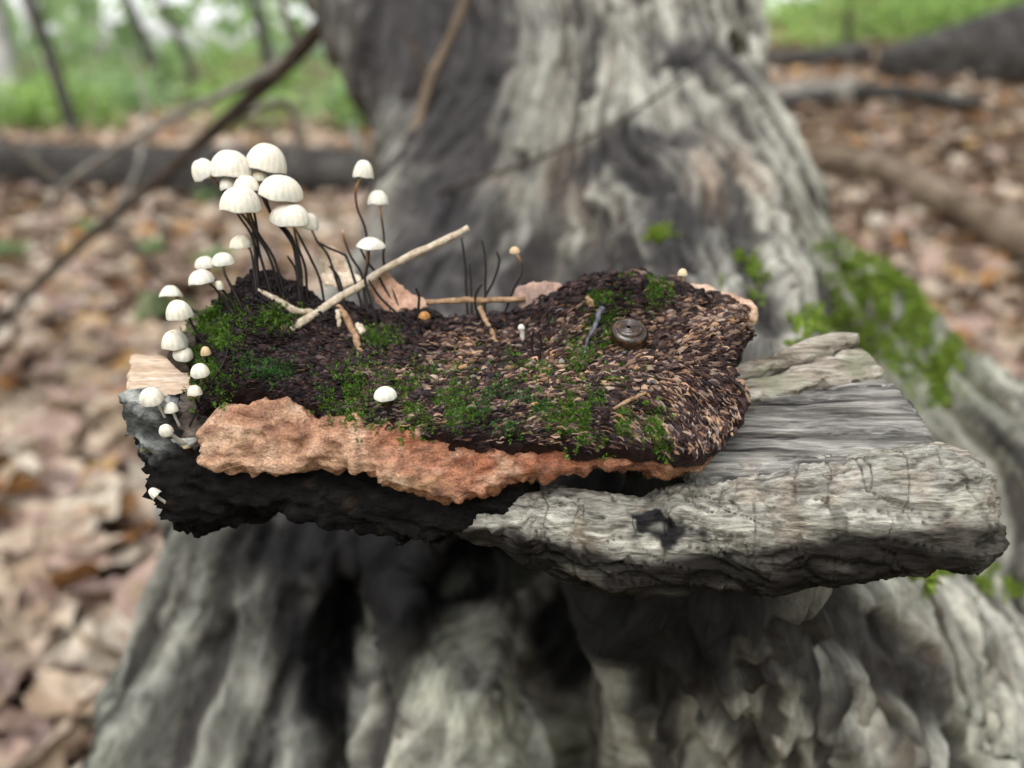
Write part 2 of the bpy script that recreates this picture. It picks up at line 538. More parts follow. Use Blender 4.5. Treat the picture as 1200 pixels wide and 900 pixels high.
C = mixv(C, sstep(.17, .05, plate) * .8, (.035, .03, .027))
lc = vnoise(np.stack([lev * 3.7, lev * 0 + 1.3, lev * 0], 1) + fbm(V * 11, 2, 125)[:, None] * .5, 127)
C = mixv(C, sstep(.1, .6, lc) * .6, (.50, .475, .42))
C = mixv(C, sstep(.1, .6, -lc) * .6, (.13, .105, .085))
C = mixv(C, sstep(.14, .03, fr_) * .75, (.04, .034, .03))
streak = ridge(gc * np.array([95, 7, 14]), 3, 47)
C = mixv(C, sstep(.35, -.35, streak) * .8, (.04, .034, .03))
C = mixv(C, sstep(.05, .7, mid) * .5, (.46, .45, .40))
C = mixv(C, sstep(.15, .8, -mid) * .75, (.05, .042, .036))
for a in [(660, 205, .48, .012, .8, 1.6), (690, 180, .49, .012, 1.6, .6), (850, 190, .49, .02, 1, 1.6), (585, 215, .49, .007, 1, 1)]:
    C = mixv(C, near(*a) * .75, (.36, .25, .18))
C = mixv(C, .5 * near(800, 120, .52, .035, .8, 2) + .7 * near(610, 130, .53, .03, 1, 1.6), (.44, .42, .37))
C = mixv(C, near(1060, 360, .42, .05, 1, 1.5) * .8, (.07, .08, .045))
greenish = sstep(.1, .8, fbm(V * 26, 3, 91)) * sstep(.48, .2, V[:, 2])
C = mixv(C, greenish * .35, (.17, .19, .10))
C = mixv(C, near(540, 800, .28, .026, 1, 2.2) * .9 * sstep(-.3, .3, fbm(V * 60, 3, 97)), (.46, .455, .37))
low_shade = sstep(.47, .38, V[:, 2]) * sstep(-.035, -.065, V[:, 0])  # shade on the lower left of the roots, put into the colour
C = mixv(C, low_shade * .6, (.11, .112, .10))
C = mixv(C, sstep(.75, 1.25, streak) * .4, (.42, .415, .37))
C = mixv(C, sstep(.38, -.2, streak) * .8, (.032, .028, .026))
# long weathered grooves
groove = np.zeros(len(V))
for r_, *line in [(.011, (870, 690), (950, 790), (1010, 905)), (.010, (1000, 690), (1080, 800), (1140, 905)), (.009, (750, 700), (815, 790), (880, 905)), (.006, (310, 625), (255, 760), (205, 890)),
                  (.007, (455, 735), (440, 905)), (.006, (345, 700), (330, 800), (300, 905)), (.007, (900, 320), (925, 440)), (.008, (690, 300), (640, 430)), (.013, (720, 165), (765, 220), (805, 300)), (.02, (575, 30), (555, 130), (530, 260)),
                  (.009, (1070, 320), (1110, 480)), (.014, (850, 70), (780, 78)), (.007, (858, 190), (885, 310)), (.006, (610, 180), (600, 300)), (.006, (960, 330), (1010, 430)), (.006, (700, 20), (690, 110))]:
    hp = [RAW_BVH.ray_cast(Vector(CAM), Vector(ray(*p_)).normalized())[0] for p_ in line]
    hp = [np.array(h_) for h_ in hp if h_ is not None]
    for A_, B_ in zip(hp[:-1], hp[1:]):
        ba_ = B_ - A_; t_ = np.clip(((V - A_) @ ba_) / (ba_ @ ba_), 0, 1)
        dd_ = np.linalg.norm(V - A_ - t_[:, None] * ba_, axis=1) + fbm(V * 55, 3, 99) * r_ * .55
        groove = np.maximum(groove, sstep(r_, r_ * .35, dd_))
C = mixv(C, groove * .9, (.030, .027, .027))
V2 = V2 - N * (groove * .005)[:, None]
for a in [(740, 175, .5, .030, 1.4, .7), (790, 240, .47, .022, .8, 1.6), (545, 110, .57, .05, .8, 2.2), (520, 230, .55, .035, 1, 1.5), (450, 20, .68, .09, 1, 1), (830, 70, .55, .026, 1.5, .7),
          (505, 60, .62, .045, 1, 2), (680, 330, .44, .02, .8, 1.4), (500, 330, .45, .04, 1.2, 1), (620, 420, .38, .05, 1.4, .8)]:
    C = mixv(C, near(*a) * (1.15 + .5 * fbm(V * 60, 2, 81)), (.055, .050, .052))  # dark stains and limb, with the left side's deep shade painted in
# hollows below the chunk, their deep shade painted black
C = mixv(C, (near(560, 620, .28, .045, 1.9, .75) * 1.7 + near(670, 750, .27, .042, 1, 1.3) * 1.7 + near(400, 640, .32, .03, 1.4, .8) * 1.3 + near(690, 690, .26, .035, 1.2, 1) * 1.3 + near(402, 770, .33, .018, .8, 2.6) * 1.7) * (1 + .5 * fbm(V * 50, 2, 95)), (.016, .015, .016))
m_bark = rough_mat('dead_trunk_bark', [(.3, (.3, .29, .28)), (.5, (1, 1, 1)), (.7, (1.5, 1.48, 1.43))], 34, stretch=(4, 1, 2), attr='gcoord',
                   vcol='tint', rough=.8, bump=.8, bdist=.0022, fine=5)
tree = empty('dead_tree', (cx, cy, 0), 'pale grey lichened dead tree with flaring roots that the rotten wood rests on', 'tree')
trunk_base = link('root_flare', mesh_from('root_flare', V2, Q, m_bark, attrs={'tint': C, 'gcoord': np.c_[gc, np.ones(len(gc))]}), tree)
TRUNK_BVH = BVHTree.FromPolygons([tuple(v) for v in V2], [tuple(q) for q in Q[:, :4]])
# the trunk goes on above the frame
pts = spline([col_top[0] - [0, .01, .12], col_top[0] + [0, .01, .15], col_top[0] + [-.03, .10, 1.6], col_top[0] + [-.02, .15, 4.2]], 60)
Vt, Ft = tube_mesh(pts, np.interp(np.linspace(0, 1, 60), [0, .1, 1], [.105, .106, .07]), 40, wob=.10, seed=4, rough=.2)
tt = fbm(Vt * 14, 3, 5)[:, None]
link('trunk', mesh_from('trunk', Vt, Ft, [m_bark, m_bark], attrs={'tint': np.clip(.22 + .12 * tt + np.array([[.01, 0, -.02]]), .05, .5), 'gcoord': np.c_[Vt, np.ones(len(Vt))]}), tree)

# ------------------------------------------------------------------ moss growing on the trunk (uncountable)
m_moss = leaf_mat('moss_leaves', attr='tint', trans=.3, rough=.6, var=.25, vein=400)
def moss_mesh(hits, size, per=9, seed=0, green=((.045, .10, .012), (.13, .24, .03))):
    g = np.random.default_rng(seed)
    Vs, Fs, Cs = [], [], []
    n = len(hits) * per
    p = np.repeat(np.array([h[0] for h in hits]), per, 0)
    nn = np.repeat(np.array([h[1] for h in hits]), per, 0)
    d = nn * .9 + g.normal(size=(n, 3)) * .62 + np.array([0, 0, .3])
    d /= np.linalg.norm(d, axis=1, keepdims=True)
    side = np.cross(d, g.normal(size=(n, 3))); side /= np.linalg.norm(side, axis=1, keepdims=True) + 1e-9
    L = size * g.uniform(.55, 1.35, (n, 1)); w = L * g.uniform(.16, .30, (n, 1))
    p = p + g.normal(size=(n, 3)) * size * .35
    bend = np.cross(d, side)
    a = p - nn * size * .25; b = p + d * L * .5 + side * w; c = p + d * L + bend * L * .25; e = p + d * L * .5 - side * w
    V = np.stack([a, b, c, e], 1).reshape(-1, 3)
    k = np.arange(n) * 4
    F = np.stack([k, k + 1, k + 2, k + 3], 1)
    t = g.uniform(0, 1, (n, 1)) ** 1.3
    tuft = np.repeat(g.uniform(0, 1, (len(hits), 1)), per, 0)
    t = np.clip(.6 * t + .5 * tuft, 0, 1)
    c0, c1 = np.array(green[0]), np.array(green[1])
    Cc = np.repeat(c0 * (1 - t) + c1 * t, 4, 0)
    return mesh_from('moss', V, F, m_moss, smooth=False, attrs={'tint': Cc})
def cast(bvh, px, py):
    d = Vector(ray(px, py)).normalized()
    return bvh.ray_cast(Vector(CAM), d)
def patch_hits(bvh, cx_, cy_, rx, ry, count, seed, rot=0, thresh=-.15, nscale=.06):
    g = np.random.default_rng(seed); out = []
    c, s_ = math.cos(R(rot)), math.sin(R(rot))
    pts = g.normal(size=(count, 2)) * .55
    for a, b in pts:
        x, y = cx_ + (a * rx * c - b * ry * s_), cy_ + (a * rx * s_ + b * ry * c)
        if vnoise(np.array([[x * nscale, y * nscale, seed]]), 77)[0] < thresh: continue
        h = cast(bvh, x, y)
        if h[0] is not None: out.append((np.array(h[0]), np.array(h[1])))
    return out
for k, (x, y, rx, ry, cnt, rot, lab) in enumerate([
        (868, 322, 22, 18, 150, 30, 'small bright green moss spot on the pale trunk above the wood chunk'),
        (1055, 350, 66, 85, 2000, 20, 'large bright green moss patch on the tree root beside the fallen branch'),
        (995, 305, 30, 24, 130, 30, 'thin green moss patch high on the root flare'),
        (1108, 430, 18, 45, 330, 10, 'narrow green moss strip along the outer edge of the root'),
        (960, 385, 30, 22, 160, 30, 'faint green moss behind the split grey plank'),
        (1130, 680, 60, 16, 260, 10, 'green moss on the root below the end of the grey bark piece'),
        (770, 277, 14, 10, 60, 0, 'tiny green moss tuft in the middle of the dead trunk')]):
    h = patch_hits(TRUNK_BVH, x, y, rx, ry, cnt, 100 + k, rot)
    if h: tag(link('moss_patch', moss_mesh(h, .0024, 8, k, ((.12, .19, .025), (.32, .44, .07)))), lab, 'moss', kind='stuff')

# ------------------------------------------------------------------ dead branches leaning and lying about
m_branch = rough_mat('branch_bark', [(.3, (.03, .024, .02)), (.5, (.07, .055, .045)), (.7, (.13, .105, .09))], 40, stretch=(1, 1, 1), rough=.8, bump=.6, bdist=.002)
m_branch_grey = rough_mat('grey_branch_bark', [(.3, (.13, .12, .105)), (.5, (.22, .2, .18)), (.7, (.33, .31, .28))], 40, rough=.8, bump=.6, bdist=.002)
m_branch_warm = rough_mat('warm_branch_bark', [(.3, (.11, .07, .05)), (.5, (.25, .18, .13)), (.7, (.38, .3, .23))], 14, rough=.75, bump=.6, bdist=.004)
m_branch_dry = rough_mat('dry_branch_bark', [(.3, (.07, .048, .035)), (.5, (.17, .125, .092)), (.7, (.28, .22, .17))], 9, rough=.75, bump=.6, bdist=.006)
m_log_dark = rough_mat('dark_log_bark', [(.3, (.022, .02, .02)), (.5, (.05, .046, .044)), (.75, (.12, .11, .10))], 12, rough=.85, bump=.8, bdist=.01)
def limb(name, pts, rads, mat, label=None, cat=None, parent=None, group=None, n=40, seg=14, wob=.12):
    p = spline(pts, n)
    r = np.interp(np.linspace(0, 1, n), np.linspace(0, 1, len(rads)), rads)
    V, F = tube_mesh(p, r, seg, wob=wob, seed=int(abs(pts[0][0]) * 1000) % 97, rough=.25)
    o = link(name, mesh_from(name, V, F, [mat, mat]), parent)
    return tag(o, label, cat, group) if parent is None else o
def lay(p, h): return np.array([p[0], p[1], float(ground_z(p[0], p[1])) + h])
gA = on_ground(-90, 470)
b = empty('leaning_branch', gA, 'long dark dead branch leaning up against the dead tree', 'branch')
limb('limb', [gA - [0, 0, .01], P(60, 318, 1.05), P(215, 185, .95), P(340, 70, .84), P(440, -45, .72), P(520, -120, .66)], [.006, .0065, .0075, .0085, .008, .005], m_branch, parent=b)
limb('side_twig', [P(352, 58, .83), P(300, 92, .86), P(200, 140, .92), P(90, 205, 1.0), P(50, 250, 1.05)], [.0055, .005, .0045, .004, .003], m_branch_grey, parent=b)
limb('side_twig', [P(352, 58, .83), P(335, 20, .86), P(325, -40, .9)], [.005, .004, .003], m_branch, parent=b)
limb('side_twig', [P(262, 142, .91), P(330, 120, .95), P(348, 150, .97), P(347, 190, .98)], [.004, .0045, .005, .004], m_branch_grey, parent=b)
limb('side_twig', [P(120, 268, 1.0), P(160, 200, 1.05), P(170, 120, 1.1), P(150, 60, 1.15)], [.003, .003, .0025, .002], m_branch_grey, parent=b)
g1 = on_ground(470, 250)
limb('dead_twig', [g1 - [0, 0, .005], P(440, 205, 1.5), P(408, 148, 1.35)], [.008, .008, .006], m_branch_grey, 'short grey stick poking up behind the tall slender mushroom', 'twig')
g0 = on_ground(270, 395)
limb('dead_twig', [P(-60, 110, 1.35), P(20, 175, 1.25), P(130, 262, 1.12), P(190, 322, 1.05), g0 - [0, 0, .005]], [.005, .0055, .005, .004, .003], m_branch,
     'thin dark twig slanting down to the leaf litter below the leaning branch', 'twig')
gs = P(440, 420, .62); gs[2] = float(ground_z(gs[0], gs[1])) - .01
b = empty('dead_sapling', gs, 'slender brown forked dead sapling standing against the dark side of the trunk', 'sapling')
limb('stem', [gs, P(440, 360, .555), P(456, 280, .535), P(482, 180, .52), P(503, 100, .515), P(530, 40, .51), P(560, -40, .51)], [.006, .0052, .0048, .0045, .004, .0032, .003], m_branch_dry, parent=b)
limb('fork', [P(503, 104, .515), P(488, 62, .52), P(474, 34, .53)], [.0034, .003, .0022], m_branch, parent=b)
limb('thin_twig', [P(462, 258, .53), P(530, 220, .46), P(620, 190, .44), P(720, 145, .43), P(812, 84, .45)], [.0014, .0013, .0012, .0011, .0008], m_branch, parent=b)
ga, gb = on_ground(935, 205), on_ground(1290, 385)
limb('fallen_branch', [lay(ga, .06), lay(.6 * ga + .4 * gb, .085), lay(gb, .08)], [.040, .044, .040], m_branch_dry,
     'thick bare brown branch lying on the leaves beside the mossy root', 'branch')
ga, gb = on_ground(-260, 222), on_ground(560, 222)
limb('fallen_log', [ga + [0, 0, .05], .75 * ga + .25 * gb + [0, .1, .09], .45 * ga + .55 * gb + [0, -.08, .06], gb + [0, 0, .08]], [.15, .12, .135, .11], m_log_dark, 'long dark fallen log lying across the leaves behind the mushrooms', 'log', wob=.2)
ga, gb = on_ground(880, 142), on_ground(1150, 135)
limb('fallen_pole', [lay(ga, .05), lay(.5 * (ga + gb), .06), lay(gb, .045)], [.038, .04, .032], m_log_dark, 'thin blackish fallen pole lying across the leaves on the slope', 'log')
ga, gb = on_ground(1030, 95), on_ground(1330, 90)
limb('fallen_log', [ga + [0, 0, .06], .5 * (ga + gb) + [0, 0, .13], gb + [0, 0, .14]], [.12, .26, .3], m_log_dark, 'thick blue-grey mossy log lying at the top of the leafy slope', 'log', wob=.2)
ga, gb = on_ground(880, 85), on_ground(1010, 78)
limb('fallen_log', [lay(ga, .06), lay(gb, .06)], [.08, .09], m_log_dark, 'short dark log end behind the thin pole on the slope', 'log', wob=.2)
ga = on_ground(905, 128); gb = on_ground(1000, 126)
limb('grey_stone_log', [lay(ga, .06), lay(gb, .06)], [.07, .065], m_branch_grey, 'short weathered grey log lying just behind the thin blackish pole', 'log', wob=.2)

# ------------------------------------------------------------------ trees, shrubs and the green wood behind
m_tree = rough_mat('forest_tree_bark', [(.3, (.012, .011, .010)), (.5, (.03, .027, .024)), (.7, (.06, .054, .048))], 7, rough=.85, bump=.6, bdist=.01)
m_tree_pale = rough_mat('pale_tree_bark', [(.3, (.13, .13, .125)), (.5, (.22, .215, .2)), (.7, (.3, .29, .28))], 7, rough=.85, bump=.6, bdist=.01)
m_leaf = leaf_mat('green_leaves', attr='tint', trans=.55, rough=.45, var=.2)
def leaf_cloud(c, ext, n, size, g, cols, clumps=14, flat=.6):
    """many separate small leaves in clumps"""
    cc = c + (g.uniform(-1, 1, (clumps, 3)) * np.array(ext) * .8)
    k = g.integers(0, clumps, n)
    p = cc[k] + g.normal(size=(n, 3)) * np.array(ext) * .28
    nn = g.normal(size=(n, 3)) * (1 - flat) + np.array([0, 0, flat]); nn /= np.linalg.norm(nn, axis=1, keepdims=True)
    a = np.cross(nn, g.normal(size=(n, 3))); a /= np.linalg.norm(a, axis=1, keepdims=True) + 1e-9
    b = np.cross(nn, a)
    L = size * g.uniform(.6, 1.4, (n, 1)); w = L * .36
    V = np.stack([p - a * L * .5, p - a * L * .05 + b * w + nn * L * .06, p + a * L * .5 - nn * L * .1, p - a * L * .05 - b * w + nn * L * .06], 1).reshape(-1, 3)
    q = np.arange(n) * 4
    F = np.stack([q, q + 1, q + 2, q + 3], 1)
    t = np.clip(g.uniform(0, 1, (clumps, 1))[k] * .7 + g.uniform(0, .3, (n, 1)), 0, 1)
    C = np.repeat(np.array(cols[0]) * (1 - t) + np.array(cols[1]) * t, 4, 0)
    return V, F, C
GREENS = ((.15, .25, .06), (.36, .52, .16))
MINT = ((.17, .27, .11), (.36, .50, .25))
def forest_tree(px, py, tx, wpx, mat, label, hgt=7.5, seed=0, ty=0):
    g = np.random.default_rng(500 + seed)
    base = on_ground(px, py); d = (base - CAM) @ FWD
    topp = P(tx, ty, d)
    up = (topp - base) / max(.05, topp[2] - base[2])
    r = wpx * .5 * d / FPX
    o = empty('forest_tree', base, label, 'tree', 'thin trees standing in the green woods')
    pts = [base - up * .15] + [base + up * z + np.r_[g.normal(size=2) * .05 * (z > 1), 0] for z in (.6, 1.6, 3.2, 5.2, hgt)]
    p = spline(pts, 40)
    V, F = tube_mesh(p, np.interp(np.linspace(0, 1, 40), [0, .06, 1], [r * 1.25, r, r * .35]), 12, wob=.08, seed=seed, rough=.2)
    link('trunk', mesh_from('trunk', V, F, [mat, mat]), o)
    V, F, C = leaf_cloud(p[-1] + [0, 0, -.6], (1.3, 1.3, 1.2), 700, .12, g, GREENS, 22)
    link('crown', mesh_from('crown', V, F, m_leaf, smooth=False, attrs={'tint': C}), o)
for k, a in enumerate([
        (88, 156, 36, 16, m_tree, 'dark slim tree trunk leaning slightly, rising beside the end of the fallen log'),
        (20, 146, -12, 34, m_tree_pale, 'wide pale grey tree trunk in the green woods'),
        (198, 130, 152, 14, m_tree, 'dark slender trunk of a close pair, the thicker one'),
        (240, 130, 194, 10, m_tree, 'dark slender trunk of a close pair, the thinner one'),
        (145, 122, 100, 15, m_tree_pale, 'faint pale slim trunk between two dark trunks'),
        (326, 120, 298, 15, m_tree, 'dark brown trunk rising above the leaning branch'),
        (992, 66, 996, 9, m_tree, 'small dark trunk at the top of the leafy slope'),
        (60, 96, 18, 9, m_tree_pale, 'thin pale trunk far back in the bright woods')]):
    forest_tree(*a, seed=k)
def shrub(px, py, ext, n, size, cols, seed, lift=.5, label='leafy green understory shrub in the woods beyond the fallen log', group='understory shrubs beyond the fallen log'):
    g = np.random.default_rng(900 + seed)
    base = on_ground(px, py)
    o = empty('understory_shrub', base, label, 'shrub', group)
    c = base + np.array([0, 0, ext[2] * (.75 + lift)])
    V, F, C = leaf_cloud(c, ext, n, size, g, cols)
    link('foliage', mesh_from('foliage', V, F, m_leaf, smooth=False, attrs={'tint': C}), o)
    for q in range(3):
        e = c + g.uniform(-.6, .6, 3) * np.array(ext)
        limb('stem', [base - [0, 0, .03], .5 * (base + e) + g.normal(size=3) * .03, e], [.008, .006, .003], m_tree, parent=o, n=10, seg=6)
g = np.random.default_rng(42)
for k in range(20):
    x = -80 + k * 29 + g.uniform(-12, 12); y = g.choice([104, 120, 136, 152])
    shrub(x, y, (.45, .45, .22) if y > 120 else (.8, .7, .42), 420, .075, GREENS if g.random() < .6 else MINT, k, lift=.25)
shrub(455, 110, (.42, .4, .16), 800, .07, ((.14, .27, .03), (.22, .40, .06)), 60, .5, 'bright yellow-green leafy shrub just beside the dark side of the dead trunk', None)
shrub(300, 135, (.4, .4, .10), 420, .06, MINT, 61, .4)
for k in range(7):
    shrub(880 + k * 52 + g.uniform(-15, 15), g.uniform(40, 58), (.6, .6, .22), 380, .08, GREENS, 70 + k, .2,
          'leafy green shrub on top of the leaf-covered slope', 'shrubs on top of the slope')
for k, (x, y, lab) in enumerate([(240, 245, 'low green seedling in front of the fallen log under the branch'), (175, 312, 'low green seedling beside the tip of the slanting twig'), (20, 318, 'low green seedling at the foot of the leaning branch'),
                          (262, 330, 'small green seedling just behind the mushroom cluster'), (105, 292, 'small green seedling under the leaning branch'), (190, 390, 'tiny pale green seedling among leaves near the small mushrooms')]):
    g2 = np.random.default_rng(k); base = on_ground(x, y); o = empty('seedling', base, lab, 'seedling', 'green seedlings on the forest floor')
    V, F, C = leaf_cloud(base + [0, 0, .06], (.05, .05, .015), 16, .055, g2, MINT, 5, .85)
    link('foliage', mesh_from('foliage', V, F, m_leaf, smooth=False, attrs={'tint': C}), o)
    limb('stem', [base - [0, 0, .01], base + [0, 0, .07]], [.0015, .001], m_tree, parent=o, n=4, seg=5)
# far wood, one mass of leaves; carried all round and high to cut low light
g = np.random.default_rng(77)
n = 34000
ang = g.uniform(-np.pi, np.pi, n); dist = 11 + 45 * g.uniform(0, 1, n) ** 1.3
x, y = np.sin(ang) * dist, np.cos(ang) * dist
z = ground_z(x, y) + g.uniform(0, 1, n) ** 1.4 * (1.2 + dist * .42)
k = fbm(np.stack([x * .35, y * .35, z * .6], 1), 3, 8) > np.where(z < 3.5, .02, -.15)
p = np.stack([x, y, z], 1)[k]; n = len(p)
nn = g.normal(size=(n, 3)); nn /= np.linalg.norm(nn, axis=1, keepdims=True)
a = np.cross(nn, g.normal(size=(n, 3))); a /= np.linalg.norm(a, axis=1, keepdims=True); bb = np.cross(nn, a)
L = (.10 + .008 * np.linalg.norm(p, axis=1) + .03 * p[:, 2])[:, None] * g.uniform(.7, 1.5, (n, 1))
V = np.stack([p - a * L, p + bb * L * .6, p + a * L, p - bb * L * .6], 1).reshape(-1, 3)
q = np.arange(n) * 4
t = np.clip(g.uniform(0, 1, (n, 1)), 0, 1)
C = np.repeat(np.array((.15, .24, .10)) * (1 - t) + np.array((.36, .50, .24)) * t, 4, 0)
tag(link('distant_foliage', mesh_from('distant_foliage', V, np.stack([q, q + 1, q + 2, q + 3], 1), m_leaf, smooth=False, attrs={'tint': C})),
    'pale green mass of leaves far off in the woods', 'foliage', kind='stuff')

# unseen leaf canopy, added above the frame to dim the near scene
g = np.random.default_rng(78)
n = 13000
p = np.stack([g.uniform(-5, 5, n), g.uniform(-5.5, 4.0, n), g.uniform(3.2, 6.5, n)], 1)
p = p[fbm(p * .7, 3, 18) > -.25]; n = len(p)
nn = g.normal(size=(n, 3)) * .5 + np.array([0, 0, 1.0]); nn /= np.linalg.norm(nn, axis=1, keepdims=True)
a = np.cross(nn, g.normal(size=(n, 3))); a /= np.linalg.norm(a, axis=1, keepdims=True); bb = np.cross(nn, a)
L = .09 * g.uniform(.7, 1.5, (n, 1))
V = np.stack([p - a * L, p + bb * L * .6, p + a * L, p - bb * L * .6], 1).reshape(-1, 3)
q = np.arange(n) * 4
C = np.repeat(np.array((.06, .085, .035)) + g.uniform(0, .05, (n, 1)), 4, 0)
tag(link('shade_canopy', mesh_from('shade_canopy', V, np.stack([q, q + 1, q + 2, q + 3], 1), m_leaf, smooth=False, attrs={'tint': C})),
    'unseen green leaf canopy added overhead to shade the near ground', 'foliage', kind='stuff')
# ================================================================== THE ROTTEN WOOD CHUNK
chunk_base = P(700, 640, .185)
chunk = empty('rotten_wood_chunk', chunk_base, 'rotten wood chunk with dark scaly crust, salmon edge and grey bark, lying on the roots', 'wood')
TILT = R(20)
SU, SV = np.array([1.0, 0, 0]), np.array([0, math.cos(TILT), math.sin(TILT)])
FT = Frame(P(560, 430, .172), SU, SV)                 # plane of the crust's top
def bump_at(U, V, px, py, h, su, sv):
    u, v = FT.uv(px, py)
    return h * np.exp(-((U - u) / su) ** 2 - ((V - v) / sv) ** 2)
def crust_top(U, V):
    z = bump_at(U, V, 715, 352, .0065, .018, .012) + bump_at(U, V, 300, 385, .0055, .007, .020) + bump_at(U, V, 850, 395, .003, .012, .016)
    z += bump_at(U, V, 760, 470, .0025, .03, .012) - bump_at(U, V, 540, 380, .0035, .03, .016) + bump_at(U, V, 340, 350, .004, .014, .010)
    q = np.stack([U.ravel(), V.ravel(), 0 * U.ravel()], 1)
    return z + (fbm(q * 60, 3, 3) * .0013).reshape(U.shape)
crust_pix = [(226, 395), (240, 362), (268, 350), (292, 336), (330, 345), (380, 352), (440, 352), (500, 357), (560, 362), (612, 357), (650, 345), (700, 338), (745, 336),
             (782, 338), (800, 348), (850, 352), (876, 366), (882, 388), (864, 412), (862, 440), (878, 470), (878, 490), (850, 510), (828, 524), (808, 536), (760, 524),
             (690, 528), (620, 516), (540, 514), (480, 500), (430, 496), (385, 482), (330, 458), (285, 452), (258, 468), (238, 470), (226, 440)]
Vs, Qs = slab(FT, crust_pix, 0, -.0052, .0007, k=.003, topf=crust_top, edge=.0009)
w = Vs[:, 2]
Vw = FT.pt(Vs[:, 0], Vs[:, 1], Vs[:, 2])
Nw = vnormals(Vw, Qs)
Vw = Vw + Nw * (fbm(Vw * 420, 3, 12) * .0006 + (ridge(Vw * np.array([260, 520, 520]), 2, 15) - .7) * .0003)[:, None]
m_crust = rough_mat('dark_crust', [(.3, (.005, .003, .004)), (.5, (.014, .008, .008)), (.68, (.035, .02, .019)), (.8, (.07, .042, .038))], 300, rough=.55, bump=.8, bdist=.0006, fine=4, spec=.15, wet=.15)
crust = link('fungus_crust', mesh_from('fungus_crust', Vw, Qs, m_crust), chunk)
crust['label'] = 'dark purplish brown scaly fungus crust on top'
CRUST = (Vw, Qs)

# camera-facing frames for the sides: the flesh under the crust and the blackened wood
SIDE_V = np.array([0, math.sin(R(27)), math.cos(R(27))])
def front_depth(px, py):
    u, v = FT.uv(px, py); return (FT.pt(u, v, 0) - CAM) @ FWD
FF = Frame(P(480, 530, front_depth(480, 512) + .0022), SU, SIDE_V)
flesh_pix = [(228, 500), (236, 484), (262, 472), (300, 468), (335, 472), (400, 488), (480, 500), (600, 512), (700, 520), (812, 520), (838, 516), (830, 545), (812, 556), (770, 560),
             (730, 552), (690, 552), (640, 562), (600, 574), (550, 584), (490, 583), (456, 574), (436, 558), (400, 543), (372, 543), (345, 556), (300, 553), (258, 553), (232, 546), (226, 522)]
Vs, Qs = slab(FF, flesh_pix, .0, -.030, .0006, k=.003, edge=.0007, eseed=8)
Vw = FF.pt(Vs[:, 0], Vs[:, 1], Vs[:, 2])
Nw = vnormals(Vw, Qs)
knob = np.clip(vnoise(Vw * np.array([480, 480, 620]), 3), -.5, 1) * .0013 + np.clip(vnoise(Vw * np.array([260, 320, 360]), 13), -.5, 1) * .0007 + fbm(Vw * 900, 2, 24) * .0003 + fbm(Vw * 130, 2, 4) * .0009
lay = np.sin((Vw[:, 2] + fbm(Vw * 70, 2, 6) * .002) * 4200) * .00022
Vw = Vw + Nw * (knob + lay)[:, None]
t = fbm(Vw * np.array([45, 45, 120]), 3, 9)
redness = sstep(-.035, -.015, Vw[:, 0]) * .8 + .45 * sstep(.1, .6, t)
Cf = mixv(np.tile([[.56, .335, .215]], (len(Vw), 1)), redness, (.38, .135, .065))
Cf = mixv(Cf, sstep(.05, .09, FF.uv(0, 0)[0] * 0 + Vw[:, 0] + .04) * .75, (.20, .085, .035))
Cf = mixv(Cf, sstep(.2, .8, -t) * .5, (.36, .25, .13))
sp = fbm(Vw * np.array([230, 230, 330]), 3, 39)
Cf = mixv(Cf, sstep(.1, .8, sp) * .55, (.74, .52, .38))
Cf = mixv(Cf, sstep(.15, .9, -sp) * .75, (.20, .085, .045))
m_flesh = rough_mat('salmon_flesh', [(.3, (.40, .30, .26)), (.5, (.95, .92, .9)), (.7, (1.25, 1.25, 1.25))], 420, stretch=(1, 1, 1.6), vcol='tint', rough=.34, bump=1.0, bdist=.0011, fine=4, spec=.6, wet=.2)
flesh = link('salmon_flesh', mesh_from('salmon_flesh', Vw, Qs, m_flesh, attrs={'tint': Cf}), chunk)
flesh['label'] = 'knobbly salmon pink flesh below the crust'
FLESH = (Vw, Qs)
# pale rim of the flesh that peeps out behind the far corner
Vs, Qs = slab(FT, [(770, 352), (800, 338), (850, 343), (884, 360), (888, 372), (868, 385), (800, 380)], -.0002, -.004, .0009, k=.002, edge=.0006, topf=lambda U, V: 0 * U + .0022)
Vw = FT.pt(Vs[:, 0], Vs[:, 1], Vs[:, 2]); Vw += vnormals(Vw, Qs) * (fbm(Vw * 300, 3, 5) * .0007)[:, None]
m_rim = rough_mat('pale_rim', [(.3, (.36, .22, .15)), (.5, (.55, .36, .26)), (.7, (.68, .52, .4))], 300, rough=.6, bump=.5, bdist=.0004)
link('flesh_rim', mesh_from('flesh_rim', Vw, Qs, m_rim), chunk)

# blackened rotten wood under the left half
FB = Frame(P(300, 560, front_depth(300, 490) + .0045), SU, SIDE_V)
black_pix = [(136, 472), (150, 460), (200, 470), (250, 490), (330, 530), (450, 545), (560, 560), (640, 560), (620, 600), (560, 626), (470, 640), (400, 625), (345, 594), (300, 600), (262, 606), (222, 612), (196, 610),
             (186, 588), (180, 566), (162, 540), (146, 516)]
Vs, Qs = slab(FB, black_pix, 0, -.034, .0008, k=.005, edge=.0012, eseed=14)
Vw = FB.pt(Vs[:, 0], Vs[:, 1], Vs[:, 2]); Nw = vnormals(Vw, Qs)
q = Vw.copy(); q[:, 2] += q[:, 0] * .25
Vw = Vw + Nw * (fbm(q * np.array([120, 200, 330]), 4, 5) * .0018 + (ridge(q * np.array([110, 200, 480]), 3, 6) - .8) * .0014)[:, None]
end = sstep(-.060, -.078, Vw[:, 0] + fbm(Vw * 120, 2, 3) * .006) * sstep(P(150, 520, .17)[2] - .004, P(150, 520, .17)[2] + .002, Vw[:, 2])
